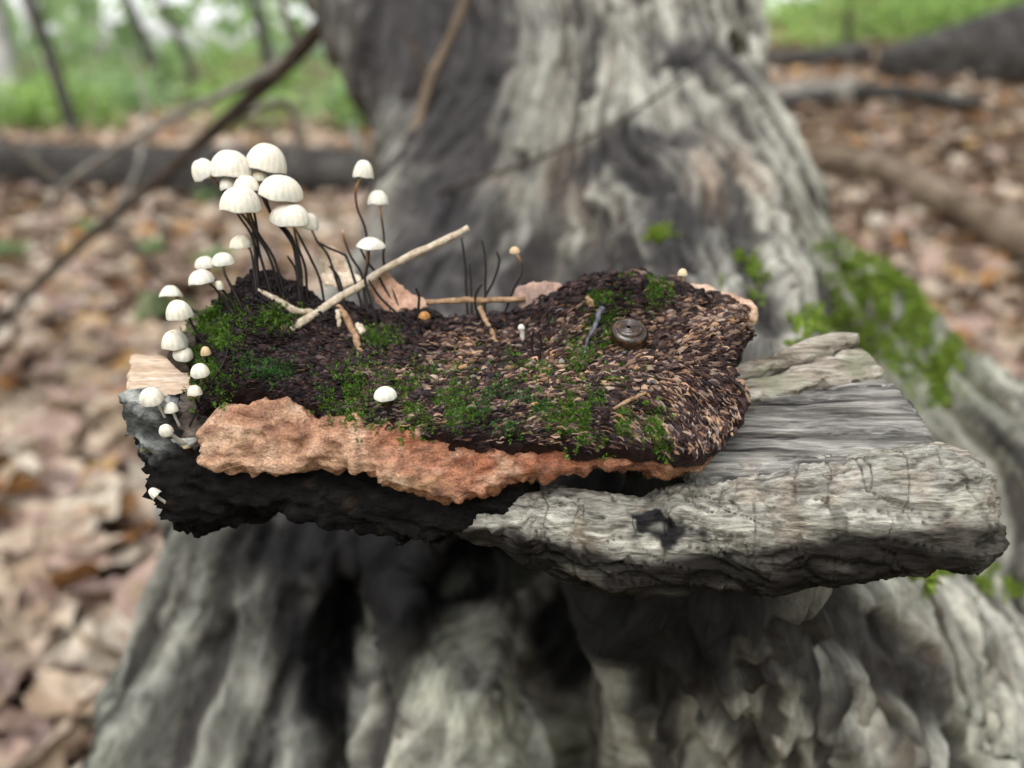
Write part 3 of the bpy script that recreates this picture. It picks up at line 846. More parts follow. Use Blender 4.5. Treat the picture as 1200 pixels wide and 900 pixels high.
Cb = mixv(np.tile([[.011, .010, .010]], (len(Vw), 1)), end * (.25 + .9 * sstep(-.1, .5, fbm(Vw * 210, 3, 8))), (.30, .31, .30))
Cb = mixv(Cb, sstep(.3, .9, fbm(Vw * 150, 3, 9)) * .6, (.05, .036, .028))
m_black = rough_mat('blackened_wood', [(.3, (.5, .5, .5)), (.5, (1, 1, 1)), (.7, (1.8, 1.7, 1.6))], 260, stretch=(1, 1, 2.2), vcol='tint', rough=.85, bump=1.0, bdist=.0015, spec=.04)
black = link('blackened_wood', mesh_from('blackened_wood', Vw, Qs, m_black, attrs={'tint': Cb}), chunk)
black['label'] = 'blackened rotten wood under the crust'
BLACK = (Vw, Qs)
# broken end: a pale bare sliver and the dark rotten wood round it
FE = Frame(P(220, 430, .176), SU, np.array([0, math.cos(R(34)), math.sin(R(34))]))
Vs, Qs = slab(FE, [(190, 408), (200, 392), (232, 366), (262, 356), (300, 360), (300, 470), (262, 500), (232, 530), (205, 524), (196, 500), (186, 480), (205, 462), (220, 440), (205, 424)], 0, -.014, .001, k=.004, edge=.0012, eseed=24)
Vw = FE.pt(Vs[:, 0], Vs[:, 1], Vs[:, 2]); Nw = vnormals(Vw, Qs)
Vw = Vw + Nw * (fbm(Vw * 220, 4, 5) * .0014 + fbm(Vw * 70, 2, 6) * .0016)[:, None]
Cb = mixv(np.tile([[.06, .045, .037]], (len(Vw), 1)), sstep(.1, .7, fbm(Vw * 170, 3, 28)) * .7, (.17, .14, .12))
link('rotten_end', mesh_from('rotten_end', Vw, Qs, m_black, attrs={'tint': Cb}), chunk)
ENDW = (Vw, Qs)
Vs, Qs = slab(FE, [(143, 406), (168, 404), (192, 410), (215, 425), (236, 440), (232, 462), (190, 468), (150, 462), (146, 440)], -.0022, -.008, .0009, k=.0018, edge=.0007, eseed=31)
Vw = FE.pt(Vs[:, 0], Vs[:, 1], Vs[:, 2]); Nw = vnormals(Vw, Qs)
Vw = Vw + Nw * (fbm(Vw * np.array([90, 500, 500]), 3, 5) * .0005)[:, None]
m_pale = rough_mat('bare_wood', [(.3, (.36, .25, .17)), (.5, (.55, .42, .32)), (.7, (.72, .62, .54))], 160, stretch=(.35, 2.5, 2.5), rough=.7, bump=.5, bdist=.0004)
link('bare_wood_sliver', mesh_from('bare_wood_sliver', Vw, Qs, m_pale), chunk)
SLIV = (Vw, Qs)
FC = Frame(P(170, 480, .168), SU, np.array([0, math.cos(R(40)), math.sin(R(40))]))
for kk, pix in enumerate([[(130, 470), (150, 458), (200, 458), (238, 470), (236, 492), (190, 496), (150, 492), (134, 484)], [(140, 500), (165, 490), (215, 492), (240, 505), (230, 528), (190, 526), (150, 520)]]):
    Vs, Qs = slab(FC, pix, .0005 - kk * .001, -.009, .0008, k=.002, edge=.0012, eseed=41 + kk)
    Vw = FC.pt(Vs[:, 0], Vs[:, 1], Vs[:, 2]); Nw = vnormals(Vw, Qs)
    Vw = Vw + Nw * (fbm(Vw * np.array([150, 330, 330]), 4, 15 + kk) * .0012 + (ridge(Vw * np.array([120, 420, 420]), 2, 19 + kk) - .8) * .0012)[:, None]
    t = fbm(Vw * np.array([150, 420, 420]), 4, 8 + kk)
    Cb = mixv(np.tile([[.018, .018, .022]], (len(Vw), 1)), sstep(.1, .5, t), (.46, .47, .45))
    Cb = mixv(Cb, sstep(.2, .6, fbm(Vw * 90, 2, 61)) * kk * .7, (.33, .34, .2))
    link('grey_splinter', mesh_from('grey_splinter', Vw, Qs, m_black, attrs={'tint': Cb}), chunk)
    if kk: SPL2 = (Vw, Qs)
    else: SPL1 = (Vw, Qs)

# the weathered split plank at the other end
FP = Frame(P(960, 480, .176), SU, np.array([0, math.cos(R(24)), math.sin(R(24))]))
m_plank = rough_mat('weathered_plank', [(.33, (.025, .023, .022)), (.45, (.12, .112, .105)), (.58, (.30, .285, .265)), (.74, (.55, .53, .49))], 120, stretch=(.2, 3.0, 3.0), rot=(0, 0, R(5)), rough=.8,
                    bump=1.0, bdist=.0013, fine=4, fcon=.75, stains=(55, (.26, .2, .16), .55, .75))
m_plank_w = rough_mat('weathered_strip', [(.32, (.08, .065, .05)), (.46, (.30, .255, .21)), (.6, (.46, .42, .36)), (.75, (.62, .58, .52))], 140, stretch=(.22, 2.4, 2.4), rot=(0, 0, R(8)), rough=.8,
                      bump=1.0, bdist=.0013, fcon=.8, stains=(60, (.22, .23, .15), .5, .68))
PLANKS = []
for nm, pix, tp, bt, mt, ky in [
        ('plank', [(800, 545), (800, 470), (850, 474), (905, 462), (962, 448), (1030, 428), (1048, 444), (1086, 490), (1104, 512), (1098, 520), (1060, 528), (960, 546), (880, 560), (830, 566)], 0, -.007, m_plank, 1),
        ('upper_strip', [(830, 446), (862, 444), (900, 437), (958, 420), (1012, 400), (1022, 414), (1040, 438), (1000, 444), (960, 446), (930, 458), (885, 470), (830, 474)], .0012, -.006, m_plank_w, 2),
        ('back_strip', [(830, 424), (866, 421), (930, 408), (970, 397), (1000, 395), (1014, 402), (960, 417), (918, 426), (884, 437), (830, 441)], .0012, -.006, m_plank_w, 3)]:
    Vs, Qs = slab(FP, pix, tp, bt, .0008, k=.0022, edge=.0003, eseed=51 + ky, sm=1)
    g_ = Vs.copy(); g_[:, 1] += -.08 * g_[:, 0]
    Vs[:, 2] += sstep(-.001, .002, Vs[:, 2] - bt) * (fbm(g_ * np.array([22, 340, 90]), 3, 5 + ky) * .0010 - np.clip(.10 - np.abs(fbm(g_ * np.array([14, 210, 60]), 2, 25 + ky)), 0, 1) * .016 + fbm(g_ * np.array([75, 130, 90]), 3, 6 + ky) * (.0018 if ky > 1 else .0009))
    Vw = FP.pt(Vs[:, 0], Vs[:, 1], Vs[:, 2]); Nw = vnormals(Vw, Qs)
    side = 1 - sstep(.3, .7, np.abs(Nw @ FP.W))
    Vw = Vw + Nw * (side * np.sin((Vs[:, 2] + Vs[:, 0] * .02 + fbm(g_ * np.array([40, 40, 200]), 2, 9) * .0005) * 5200) * .0005)[:, None]
    link(nm, mesh_from(nm, Vw, Qs, mt), chunk); PLANKS.append((Vw, Qs))

# the rounded piece of bark in front
prof = np.array([(535, 598, 618), (560, 588, 634), (600, 572, 655), (650, 566, 676), (690, 566, 688), (730, 572, 693), (765, 574, 694), (790, 562, 694), (830, 556, 692), (900, 546, 690), (960, 538, 684), (1040, 527, 674), (1100, 519, 668), (1140, 517, 662), (1165, 530, 658), (1180, 556, 650), (1189, 582, 634)], float)
n, seg = 560, 150
xs = np.linspace(535, 1156, n)
px_ = 535 + (xs - 535) * (1189 - 535) / (1156 - 535)
tp, bt = np.interp(px_, prof[:, 0], prof[:, 1]) + 5, np.interp(px_, prof[:, 0], prof[:, 2]) - 6
ker = np.ones(9) / 9
tp, bt = [np.convolve(np.pad(a, 4, 'edge'), ker, 'valid') for a in (tp, bt)]
dep = np.interp(xs, [535, 700, 1189], [.171, .168, .167])
ctr = np.array([P(x, (a + b) / 2, d) for x, a, b, d in zip(xs, tp, bt, dep)])
ry = (bt - tp) / 2 * dep / FPX
th = np.linspace(0, 2 * np.pi, seg, endpoint=False)
V = np.zeros((n, seg, 3))
ce, se = np.sign(np.cos(th)) * np.abs(np.cos(th)) ** .8, np.sign(np.sin(th)) * np.abs(np.sin(th)) ** .8
for a in range(n):
    V[a] = ctr[a] + np.multiply.outer(se * ry[a], UPV) - np.multiply.outer(ce * max(ry[a] * .95, .004), FWD)
V = V.reshape(-1, 3)
i, j = np.meshgrid(np.arange(n - 1), np.arange(seg), indexing='ij'); i, j = i.ravel(), j.ravel(); k = (j + 1) % seg
Q = np.stack([i * seg + j, i * seg + k, (i + 1) * seg + k, (i + 1) * seg + j], 1)
if np.cross(V[Q[9, 1]] - V[Q[9, 0]], V[Q[9, 2]] - V[Q[9, 0]]) @ (V[Q[9, 0]] - ctr[0]) < 0: Q = Q[:, ::-1]
N = vnormals(V, Q)
q = np.stack([V[:, 0], V[:, 1] * 1.0, V[:, 2] + .10 * V[:, 0]], 1)
wr = q + np.stack([fbm(q * 60, 2, 1), fbm(q * 60, 2, 2), fbm(q * 60, 2, 3)], 1) * .003
lw = np.abs(fbm(wr * np.array([38, 260, 260]), 3, 5))               # long fissures
cr = np.abs(fbm(wr * np.array([95, 40, 40]) + 9, 3, 7))                # cross cracks
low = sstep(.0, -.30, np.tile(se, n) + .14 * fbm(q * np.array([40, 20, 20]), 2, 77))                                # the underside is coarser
dsp = fbm(q * 45, 2, 9) * .0009 + fbm(wr * np.array([110, 420, 420]), 4, 10) * .0008 + fbm(q * np.array([520, 800, 800]), 2, 20) * .00022 - np.clip(.12 - lw, 0, 1) * (.007 + .003 * low) - np.clip(.04 - cr, 0, 1) * .011
dsp += low * ((ridge(wr * np.array([50, 150, 260]), 3, 12) - .7) * .0013 + .0007)
uu, vv, dd_ = proj(P(770, 630, .15))
kn = np.exp(-(((V - P(770, 622, .156)) / np.array([.0056, .008, .0042])) ** 2).sum(1))     # blackened knot
dsp -= kn * .0022
# ends cut rough
Cb = np.tile([[1.0, 1.0, 1.0]], (len(V), 1))
crk = np.maximum(sstep(.08, .01, lw) * .85, sstep(.045, .005, cr) * .8)
Cb = mixv(Cb, crk * .8, (.16, .145, .135))
Cb = mixv(Cb, sstep(.05, .6, fbm(q * np.array([90, 140, 140]), 3, 16)) * .4, (1.35, 1.33, 1.28))
Cb = mixv(Cb, sstep(.25, .7, fbm(q * 75, 3, 18)) * .45, (.62, .60, .42))
Cb = mixv(Cb, sstep(.35, .75, fbm(q * 150, 3, 19)) * .35, (.85, .66, .56))
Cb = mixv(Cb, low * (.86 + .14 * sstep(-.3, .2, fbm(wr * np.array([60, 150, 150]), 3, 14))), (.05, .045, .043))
Cb = mixv(Cb, sstep(.35, .6, kn + .35 * fbm(q * 260, 3, 3)) * sstep(.95, .75, kn), (.05, .05, .06))
V = V + N * dsp[:, None]
V[:seg] = V[:seg] * .35 + ctr[0] * .65
e0 = n * seg
V = np.concatenate([V, [ctr[0], ctr[-1] + [-.0012, 0, 0]]]); Cb = np.concatenate([Cb, [[.2, .2, .2], [.4, .37, .33]]])
jj = np.arange(seg); kk = (jj + 1) % seg
caps = np.concatenate([np.stack([jj, kk, np.full(seg, e0)], 1), np.stack([(n - 1) * seg + kk, (n - 1) * seg + jj, np.full(seg, e0 + 1)], 1)])
m_barkpiece = rough_mat('grey_bark', [(.3, (.075, .066, .055)), (.44, (.25, .235, .205)), (.58, (.39, .37, .325)), (.75, (.56, .54, .49))], 260, stretch=(.3, 1.3, 1.8), vcol='tint', rough=.85, bump=1.0, bdist=.0014, fine=4, fcon=.85)
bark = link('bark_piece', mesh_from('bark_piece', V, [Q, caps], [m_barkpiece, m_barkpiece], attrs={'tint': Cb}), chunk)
bark['label'] = 'rounded piece of cracked pale grey bark'
BARKP = (V, Q)
def bvh_of(parts):
    vs, fs, o = [], [], 0
    for v, f in parts:
        vs.append(v); fs.append(f + o); o += len(v)
    return BVHTree.FromPolygons(np.concatenate(vs).tolist(), np.concatenate(fs).tolist())
CH_BVH = bvh_of([CRUST, FLESH, BLACK, ENDW, SLIV, SPL1, SPL2, BARKP] + PLANKS)
TOP_BVH = bvh_of([CRUST])

# ------------------------------------------------------------------ the scales of the crust (thousands, too small to count)
g = np.random.default_rng(3)
Vc, Qc = CRUST
A = Vc[Qc]; cen = A.mean(1); fn = np.cross(A[:, 2] - A[:, 0], A[:, 3] - A[:, 1]); area = np.linalg.norm(fn, axis=1); fn /= area[:, None] + 1e-12
wgt = area * sstep(.35, .75, fn @ FT.W)
ns = 19000
pick = g.choice(len(cen), ns, p=wgt / wgt.sum())
p, nn = cen[pick], fn[pick]
p = p + g.normal(size=(ns, 3)) * .0003
rel = p - FT.o
u, v = rel @ FT.U, rel @ FT.V
qx = np.stack([u * 22, v * 30, 0 * u], 1)
ang = fbm(qx, 2, 33) * .75 - .9 * sstep(.015, .05, u) * sstep(.012, -.012, v) + .35 * sstep(-.01, .03, u) * sstep(-.02, .01, v) + g.normal(size=ns) * .16
tdir = np.cos(ang)[:, None] * FT.U + np.sin(ang)[:, None] * FT.V
tdir -= nn * (tdir * nn).sum(1, keepdims=True); tdir /= np.linalg.norm(tdir, axis=1, keepdims=True)
bdir = np.cross(nn, tdir)
leftw = sstep(-.01, -.055, u)
L = .00074 * g.uniform(.45, 1.8, ns) * (1 - .3 * leftw); Wd = .00016 * g.uniform(.6, 1.6, ns); H = .00055 * g.uniform(.3, 1.6, ns)
bendv = g.normal(size=ns) * .4
st = [-1, -.45, .25, 1]
vs = []
for a in st:
    tap = 1 - .75 * abs(a) ** 2
    c = p + tdir * (L * a)[:, None] + bdir * (bendv * L * a * a)[:, None]
    vs += [c - bdir * (Wd * tap)[:, None] - nn * .0003, c + nn * (H * tap)[:, None] - bdir * (Wd * .7)[:, None], c + nn * (H * tap * .9)[:, None] - bdir * (Wd * .2)[:, None], c + bdir * (Wd * 1.2 * tap)[:, None] - nn * .0003]
V = np.stack(vs, 1).reshape(-1, 3)
b0 = (np.arange(ns) * 16)[:, None]
F = []
for a in range(3):
    for b in range(3):
        F.append(np.stack([b0[:, 0] + a * 4 + b, b0[:, 0] + (a + 1) * 4 + b, b0[:, 0] + (a + 1) * 4 + b + 1, b0[:, 0] + a * 4 + b + 1], 1))
F = np.concatenate(F)
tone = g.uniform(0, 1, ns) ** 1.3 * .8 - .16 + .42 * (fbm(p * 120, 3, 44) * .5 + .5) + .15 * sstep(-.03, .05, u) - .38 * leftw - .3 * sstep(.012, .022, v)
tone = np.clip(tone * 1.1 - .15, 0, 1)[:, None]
c0, c1, c2_ = np.array([.013, .0075, .0085]), np.array([.072, .039, .035]), np.array([.50, .335, .235])
Csc = np.where(tone < .5, c0 + (c1 - c0) * tone * 2, c1 + (c2_ - c1) * (tone * 2 - 1))
hue = g.normal(size=(ns, 1)); Csc = np.clip(Csc * (1 + np.concatenate([.10 * hue, .0 * hue, -.12 * hue], 1)) * g.uniform(.7, 1.2, (ns, 1)), .003, .8)
m_scale, nt_, bs_ = new_mat('crust_scales')
nt_.links.new(nd(nt_, 'Attribute', attribute_name='tint', out=0), bs_.inputs['Base Color'])
bs_.inputs['Roughness'].default_value = .5; bs_.inputs['Specular IOR Level'].default_value = .18
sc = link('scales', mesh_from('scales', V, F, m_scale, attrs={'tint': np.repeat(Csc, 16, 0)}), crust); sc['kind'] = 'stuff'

# ------------------------------------------------------------------ moss on the chunk
for k, (x, y, rx, ry_, cnt, rot, lab, th_) in enumerate([
        (252, 405, 26, 52, 800, 8, 'thick bright green moss on the broken end below the small mushrooms', -.3),
        (322, 372, 26, 15, 170, 0, 'small moss tuft beneath the fork of the pale twigs', -.5),
        (318, 432, 30, 14, 170, 10, 'thin bluish green moss on the dark ridge above the salmon edge', -.2),
        (442, 396, 22, 13, 130, 0, 'small green moss tuft beside the grey twig stub', -.4),
        (405, 466, 26, 26, 220, 0, 'green moss cushion at the edge above the salmon flesh', -.2),
        (505, 468, 66, 34, 950, 5, 'broad green moss patch around the lone white mushroom', -.12),
        (590, 478, 55, 26, 480, 5, 'scattered green moss in the middle of the crust front', -.05),
        (690, 488, 52, 28, 800, 0, 'bright green moss cushion below the snail near the front edge', -.15),
        (758, 336, 30, 22, 330, 0, 'bright green moss on the raised far corner of the crust', -.3),
        (708, 384, 20, 24, 170, 20, 'moss tuft between the dark needle and the snail', -.3),
        (676, 420, 12, 18, 100, 0, 'narrow moss tuft at the foot of the dark needle', -.5),
        (772, 505, 14, 26, 160, -10, 'moss strip on the front corner of the crust', -.3),
        (640, 425, 90, 34, 330, 0, 'sparse moss specks among the scales in front of the snail', .1),
        (700, 350, 12, 9, 70, 0, 'tiny moss tuft at the orange bud', -.6),
        (440, 430, 60, 30, 150, 0, 'sparse moss specks behind the lone white mushroom', .15)]):
    h = patch_hits(CH_BVH, x, y, rx, ry_, int(cnt * 1.5), 200 + k, rot, th_)
    if h: tag(link('moss_patch', moss_mesh(h, .00078, 10, 30 + k, ((.035, .08, .010), (.18, .32, .05)) if k not in (2, 6) else ((.04, .10, .03), (.13, .27, .08)))), lab, 'moss', kind='stuff')

# ------------------------------------------------------------------ mushrooms
m_cap, nt_, b_ = new_mat('mushroom_cap')
tint = nd(nt_, 'Attribute', attribute_name='tint', out=0)
nz = nd(nt_, 'TexNoise', {'Vector': nd(nt_, 'TexCoord', out=3), 'Scale': 900, 'Detail': 5})
nt_.links.new(mixc(nt_, 1, tint, ramp(nt_, nz, [(.3, (.88, .86, .83)), (.7, (1.05, 1.05, 1.05))]), 'MULTIPLY'), b_.inputs['Base Color'])
b_.inputs['Roughness'].default_value = .55
b_.inputs['Subsurface Weight'].default_value = .35
b_.inputs['Subsurface Radius'].default_value = (.0012, .0008, .0005)
b_.inputs['Subsurface Scale'].default_value = 1.0
nt_.links.new(nd(nt_, 'Bump', {'Strength': .25, 'Distance': .0002, 'Height': nz}), b_.inputs['Normal'])
m_stem, nt_, b_ = new_mat('mushroom_stem')
nt_.links.new(ramp(nt_, nd(nt_, 'Attribute', attribute_name='along', out=2), [(0, (.62, .46, .30)), (.07, (.30, .16, .07)), (.2, (.045, .024, .016)), (.36, (.014, .010, .009))]), b_.inputs['Base Color'])
b_.inputs['Roughness'].default_value = .45; b_.inputs['Specular IOR Level'].default_value = .15
m_stem_white, nt_, b_ = new_mat('mushroom_stem_white')
b_.inputs['Base Color'].default_value = (.55, .52, .46, 1); b_.inputs['Roughness'].default_value = .5

def cap_mesh(w, h, pleats, seed, col, dim=.14, flat=0):
    g = np.random.default_rng(seed)
    seg = pleats * 4; th = np.linspace(0, 2 * np.pi, seg, endpoint=False)
    ph = g.uniform(0, 6)
    rho = np.array([0, .05, .11, .18, .3, .44, .58, .70, .80, .88, .94, .98, 1.0, 1.005, .97])
    z = h * np.clip(1 - rho ** (2.5 if not flat else 1.9), 0, 1) ** (.60 if not flat else .8) - h * dim * np.exp(-(rho / .15) ** 2)
    z[-2] = -h * .05; z[-1] = -.03 * h
    rings = []; cols = []
    lob = 1 + .035 * np.sin(2 * th + ph) + .03 * np.sin(3 * th + ph * 2)
    for k, (r_, zz) in enumerate(zip(rho, z)):
        pl = (.5 + .5 * np.cos(th * pleats + .9 * np.sin(3 * th + ph) + .5 * np.sin(5 * th))) ** .7
        amt = sstep(.15, .9, r_)
        rr = r_ * w / 2 * lob * (1 - .020 * amt * (1 - pl))
        zv = zz - h * .02 * amt * (1 - pl) + h * .05 * np.sin(th * 2 + ph) * r_ ** 3 + h * .03 * np.sin(th * 5 + ph) * r_ ** 6
        rings.append(np.stack([rr * np.cos(th), rr * np.sin(th), zv], 1))
        cc = np.array(col) * (1 - .14 * amt * (1 - pl[:, None]))
        if r_ < .13: cc = cc * np.array([.74, .62, .5])
        cols.append(cc * np.ones((seg, 3)))
    no = len(rho)
    for r_, zf in ((.9, .16), (.6, .5), (.3, .66), (.07, .68)):          # the inside
        rings.append(np.stack([r_ * w / 2 * np.cos(th), r_ * w / 2 * np.sin(th), np.full(seg, h * zf)], 1)); cols.append(np.ones((seg, 3)) * np.array(col) * np.array([.95, .88, .78]))
    V = np.concatenate(rings); C = np.concatenate(cols)
    m = len(rings)
    i, j = np.meshgrid(np.arange(m - 1), np.arange(seg), indexing='ij'); i, j = i.ravel(), j.ravel(); k = (j + 1) % seg
    F = np.stack([i * seg + j, (i + 1) * seg + j, (i + 1) * seg + k, i * seg + k], 1)
    # gills
    gv, gf = [], []
    for a in range(pleats):
        t_ = a * 2 * np.pi / pleats
        d = np.array([math.cos(t_), math.sin(t_)])
        o = len(gv)
        for r_, zt, zb in ((.12, .69, .50), (.55, .55, .20), (.93, .10, .02)):
            gv += [(d[0] * r_ * w / 2, d[1] * r_ * w / 2, zt * h), (d[0] * r_ * w / 2, d[1] * r_ * w / 2, zb * h)]
        gf += [(o, o + 1, o + 3, o + 2), (o + 2, o + 3, o + 5, o + 4)]
    return (V, F, C), (np.array(gv), np.array(gf))
GA, GB, GC = 'pinwheel mushrooms in the tall cluster', 'small pinwheel mushrooms on the broken end', 'pinwheel mushrooms standing on the crust'
WHITE, CREAM, TAN = (.83, .765, .67), (.80, .73, .60), (.66, .46, .28)
def base_hit(px, py, fallback=.185):
    h = cast(CH_BVH, px, py)
    if h[0] is None:
        for dy in range(1, 40):
            h = cast(CH_BVH, px, py + dy)
            if h[0] is not None: break
    return (np.array(h[0]) if h[0] is not None else P(px, py, fallback))
def stem_obj(name, pix, dcap, parent=None, r=.00032, r1=None, white=False):
    """stem from the cap's pixel to its foot on the wood"""
    b = base_hit(*pix[-1]); db = (b - CAM) @ FWD
    bx, by, _ = proj(b)
    pix = list(pix[:-1]) + [(bx, by)]
    L = np.r_[0, np.cumsum(np.linalg.norm(np.diff(np.array(pix, float), axis=0), axis=1))]; L = L / L[-1]
    d0 = db + dcap
    pts = [P(x, y, d0 + (db - d0) * t ** .8) for (x, y), t in zip(pix, L)]
    pts.append(pts[-1] + unit(ray(*pix[-1])) * .0012 - np.array([0, 0, .0006]))
    n = 30
    p = spline(pts, n)
    rr = np.interp(np.linspace(0, 1, n), [0, .1, 1], [(r1 or r * .9), r, r * 1.15])
    V, F = tube_mesh(p, rr, 8, wob=.08, seed=len(pix), rough=.6)
    t = np.r_[np.repeat(np.linspace(0, 1, n), 8), 0, 1]
    mt = m_stem_white if white else m_stem
    return V, F, t, mt, pts[0], b
def mushroom(cap, stem, label, group, dcap=0, col=WHITE, roll=0, lean=0, r=.00029, white=False, dim=.14, flat=0, seed=0):
    x, y, w, h = cap
    V, F, t, mt, tip, foot = stem_obj('stem', stem, dcap, r=r, white=white)
    d = (tip - CAM) @ FWD
    o = empty('mushroom', foot, label, 'mushroom', group)
    st = link('stem', mesh_from('stem', V, F, [mt, mt], attrs={'along': t}), o)
    sc_ = d / FPX
    (cv, cf, cc), (gv, gf) = cap_mesh(w * sc_ * 1.02, h * sc_ * .76, int(np.clip(w * .42, 9, 19)), seed, col, dim, flat)
    ax_ = unit(RGT * math.sin(R(roll)) + np.array([0, 0, 1]) * math.cos(R(roll)) - np.array([0, 1, 0]) * math.sin(R(lean)))
    e1 = unit(np.cross(np.array([0, 1.0, 0]), ax_)); e2 = np.cross(ax_, e1)
    M = np.stack([e1, e2, ax_], 1)
    c = P(x, y, d)
    off = c - ax_ * h * sc_ * .33
    cw = cv @ M.T + off
    cap_o = link('cap', mesh_from('cap', cw, cf, m_cap, attrs={'tint': cc}), o)
    if w > 19: link('gills', mesh_from('gills', gv @ M.T + off, gf, m_cap, smooth=False, attrs={'tint': np.ones((len(gv), 3)) * np.array((.72, .6, .46))}), cap_o)
    return o
mm = 0
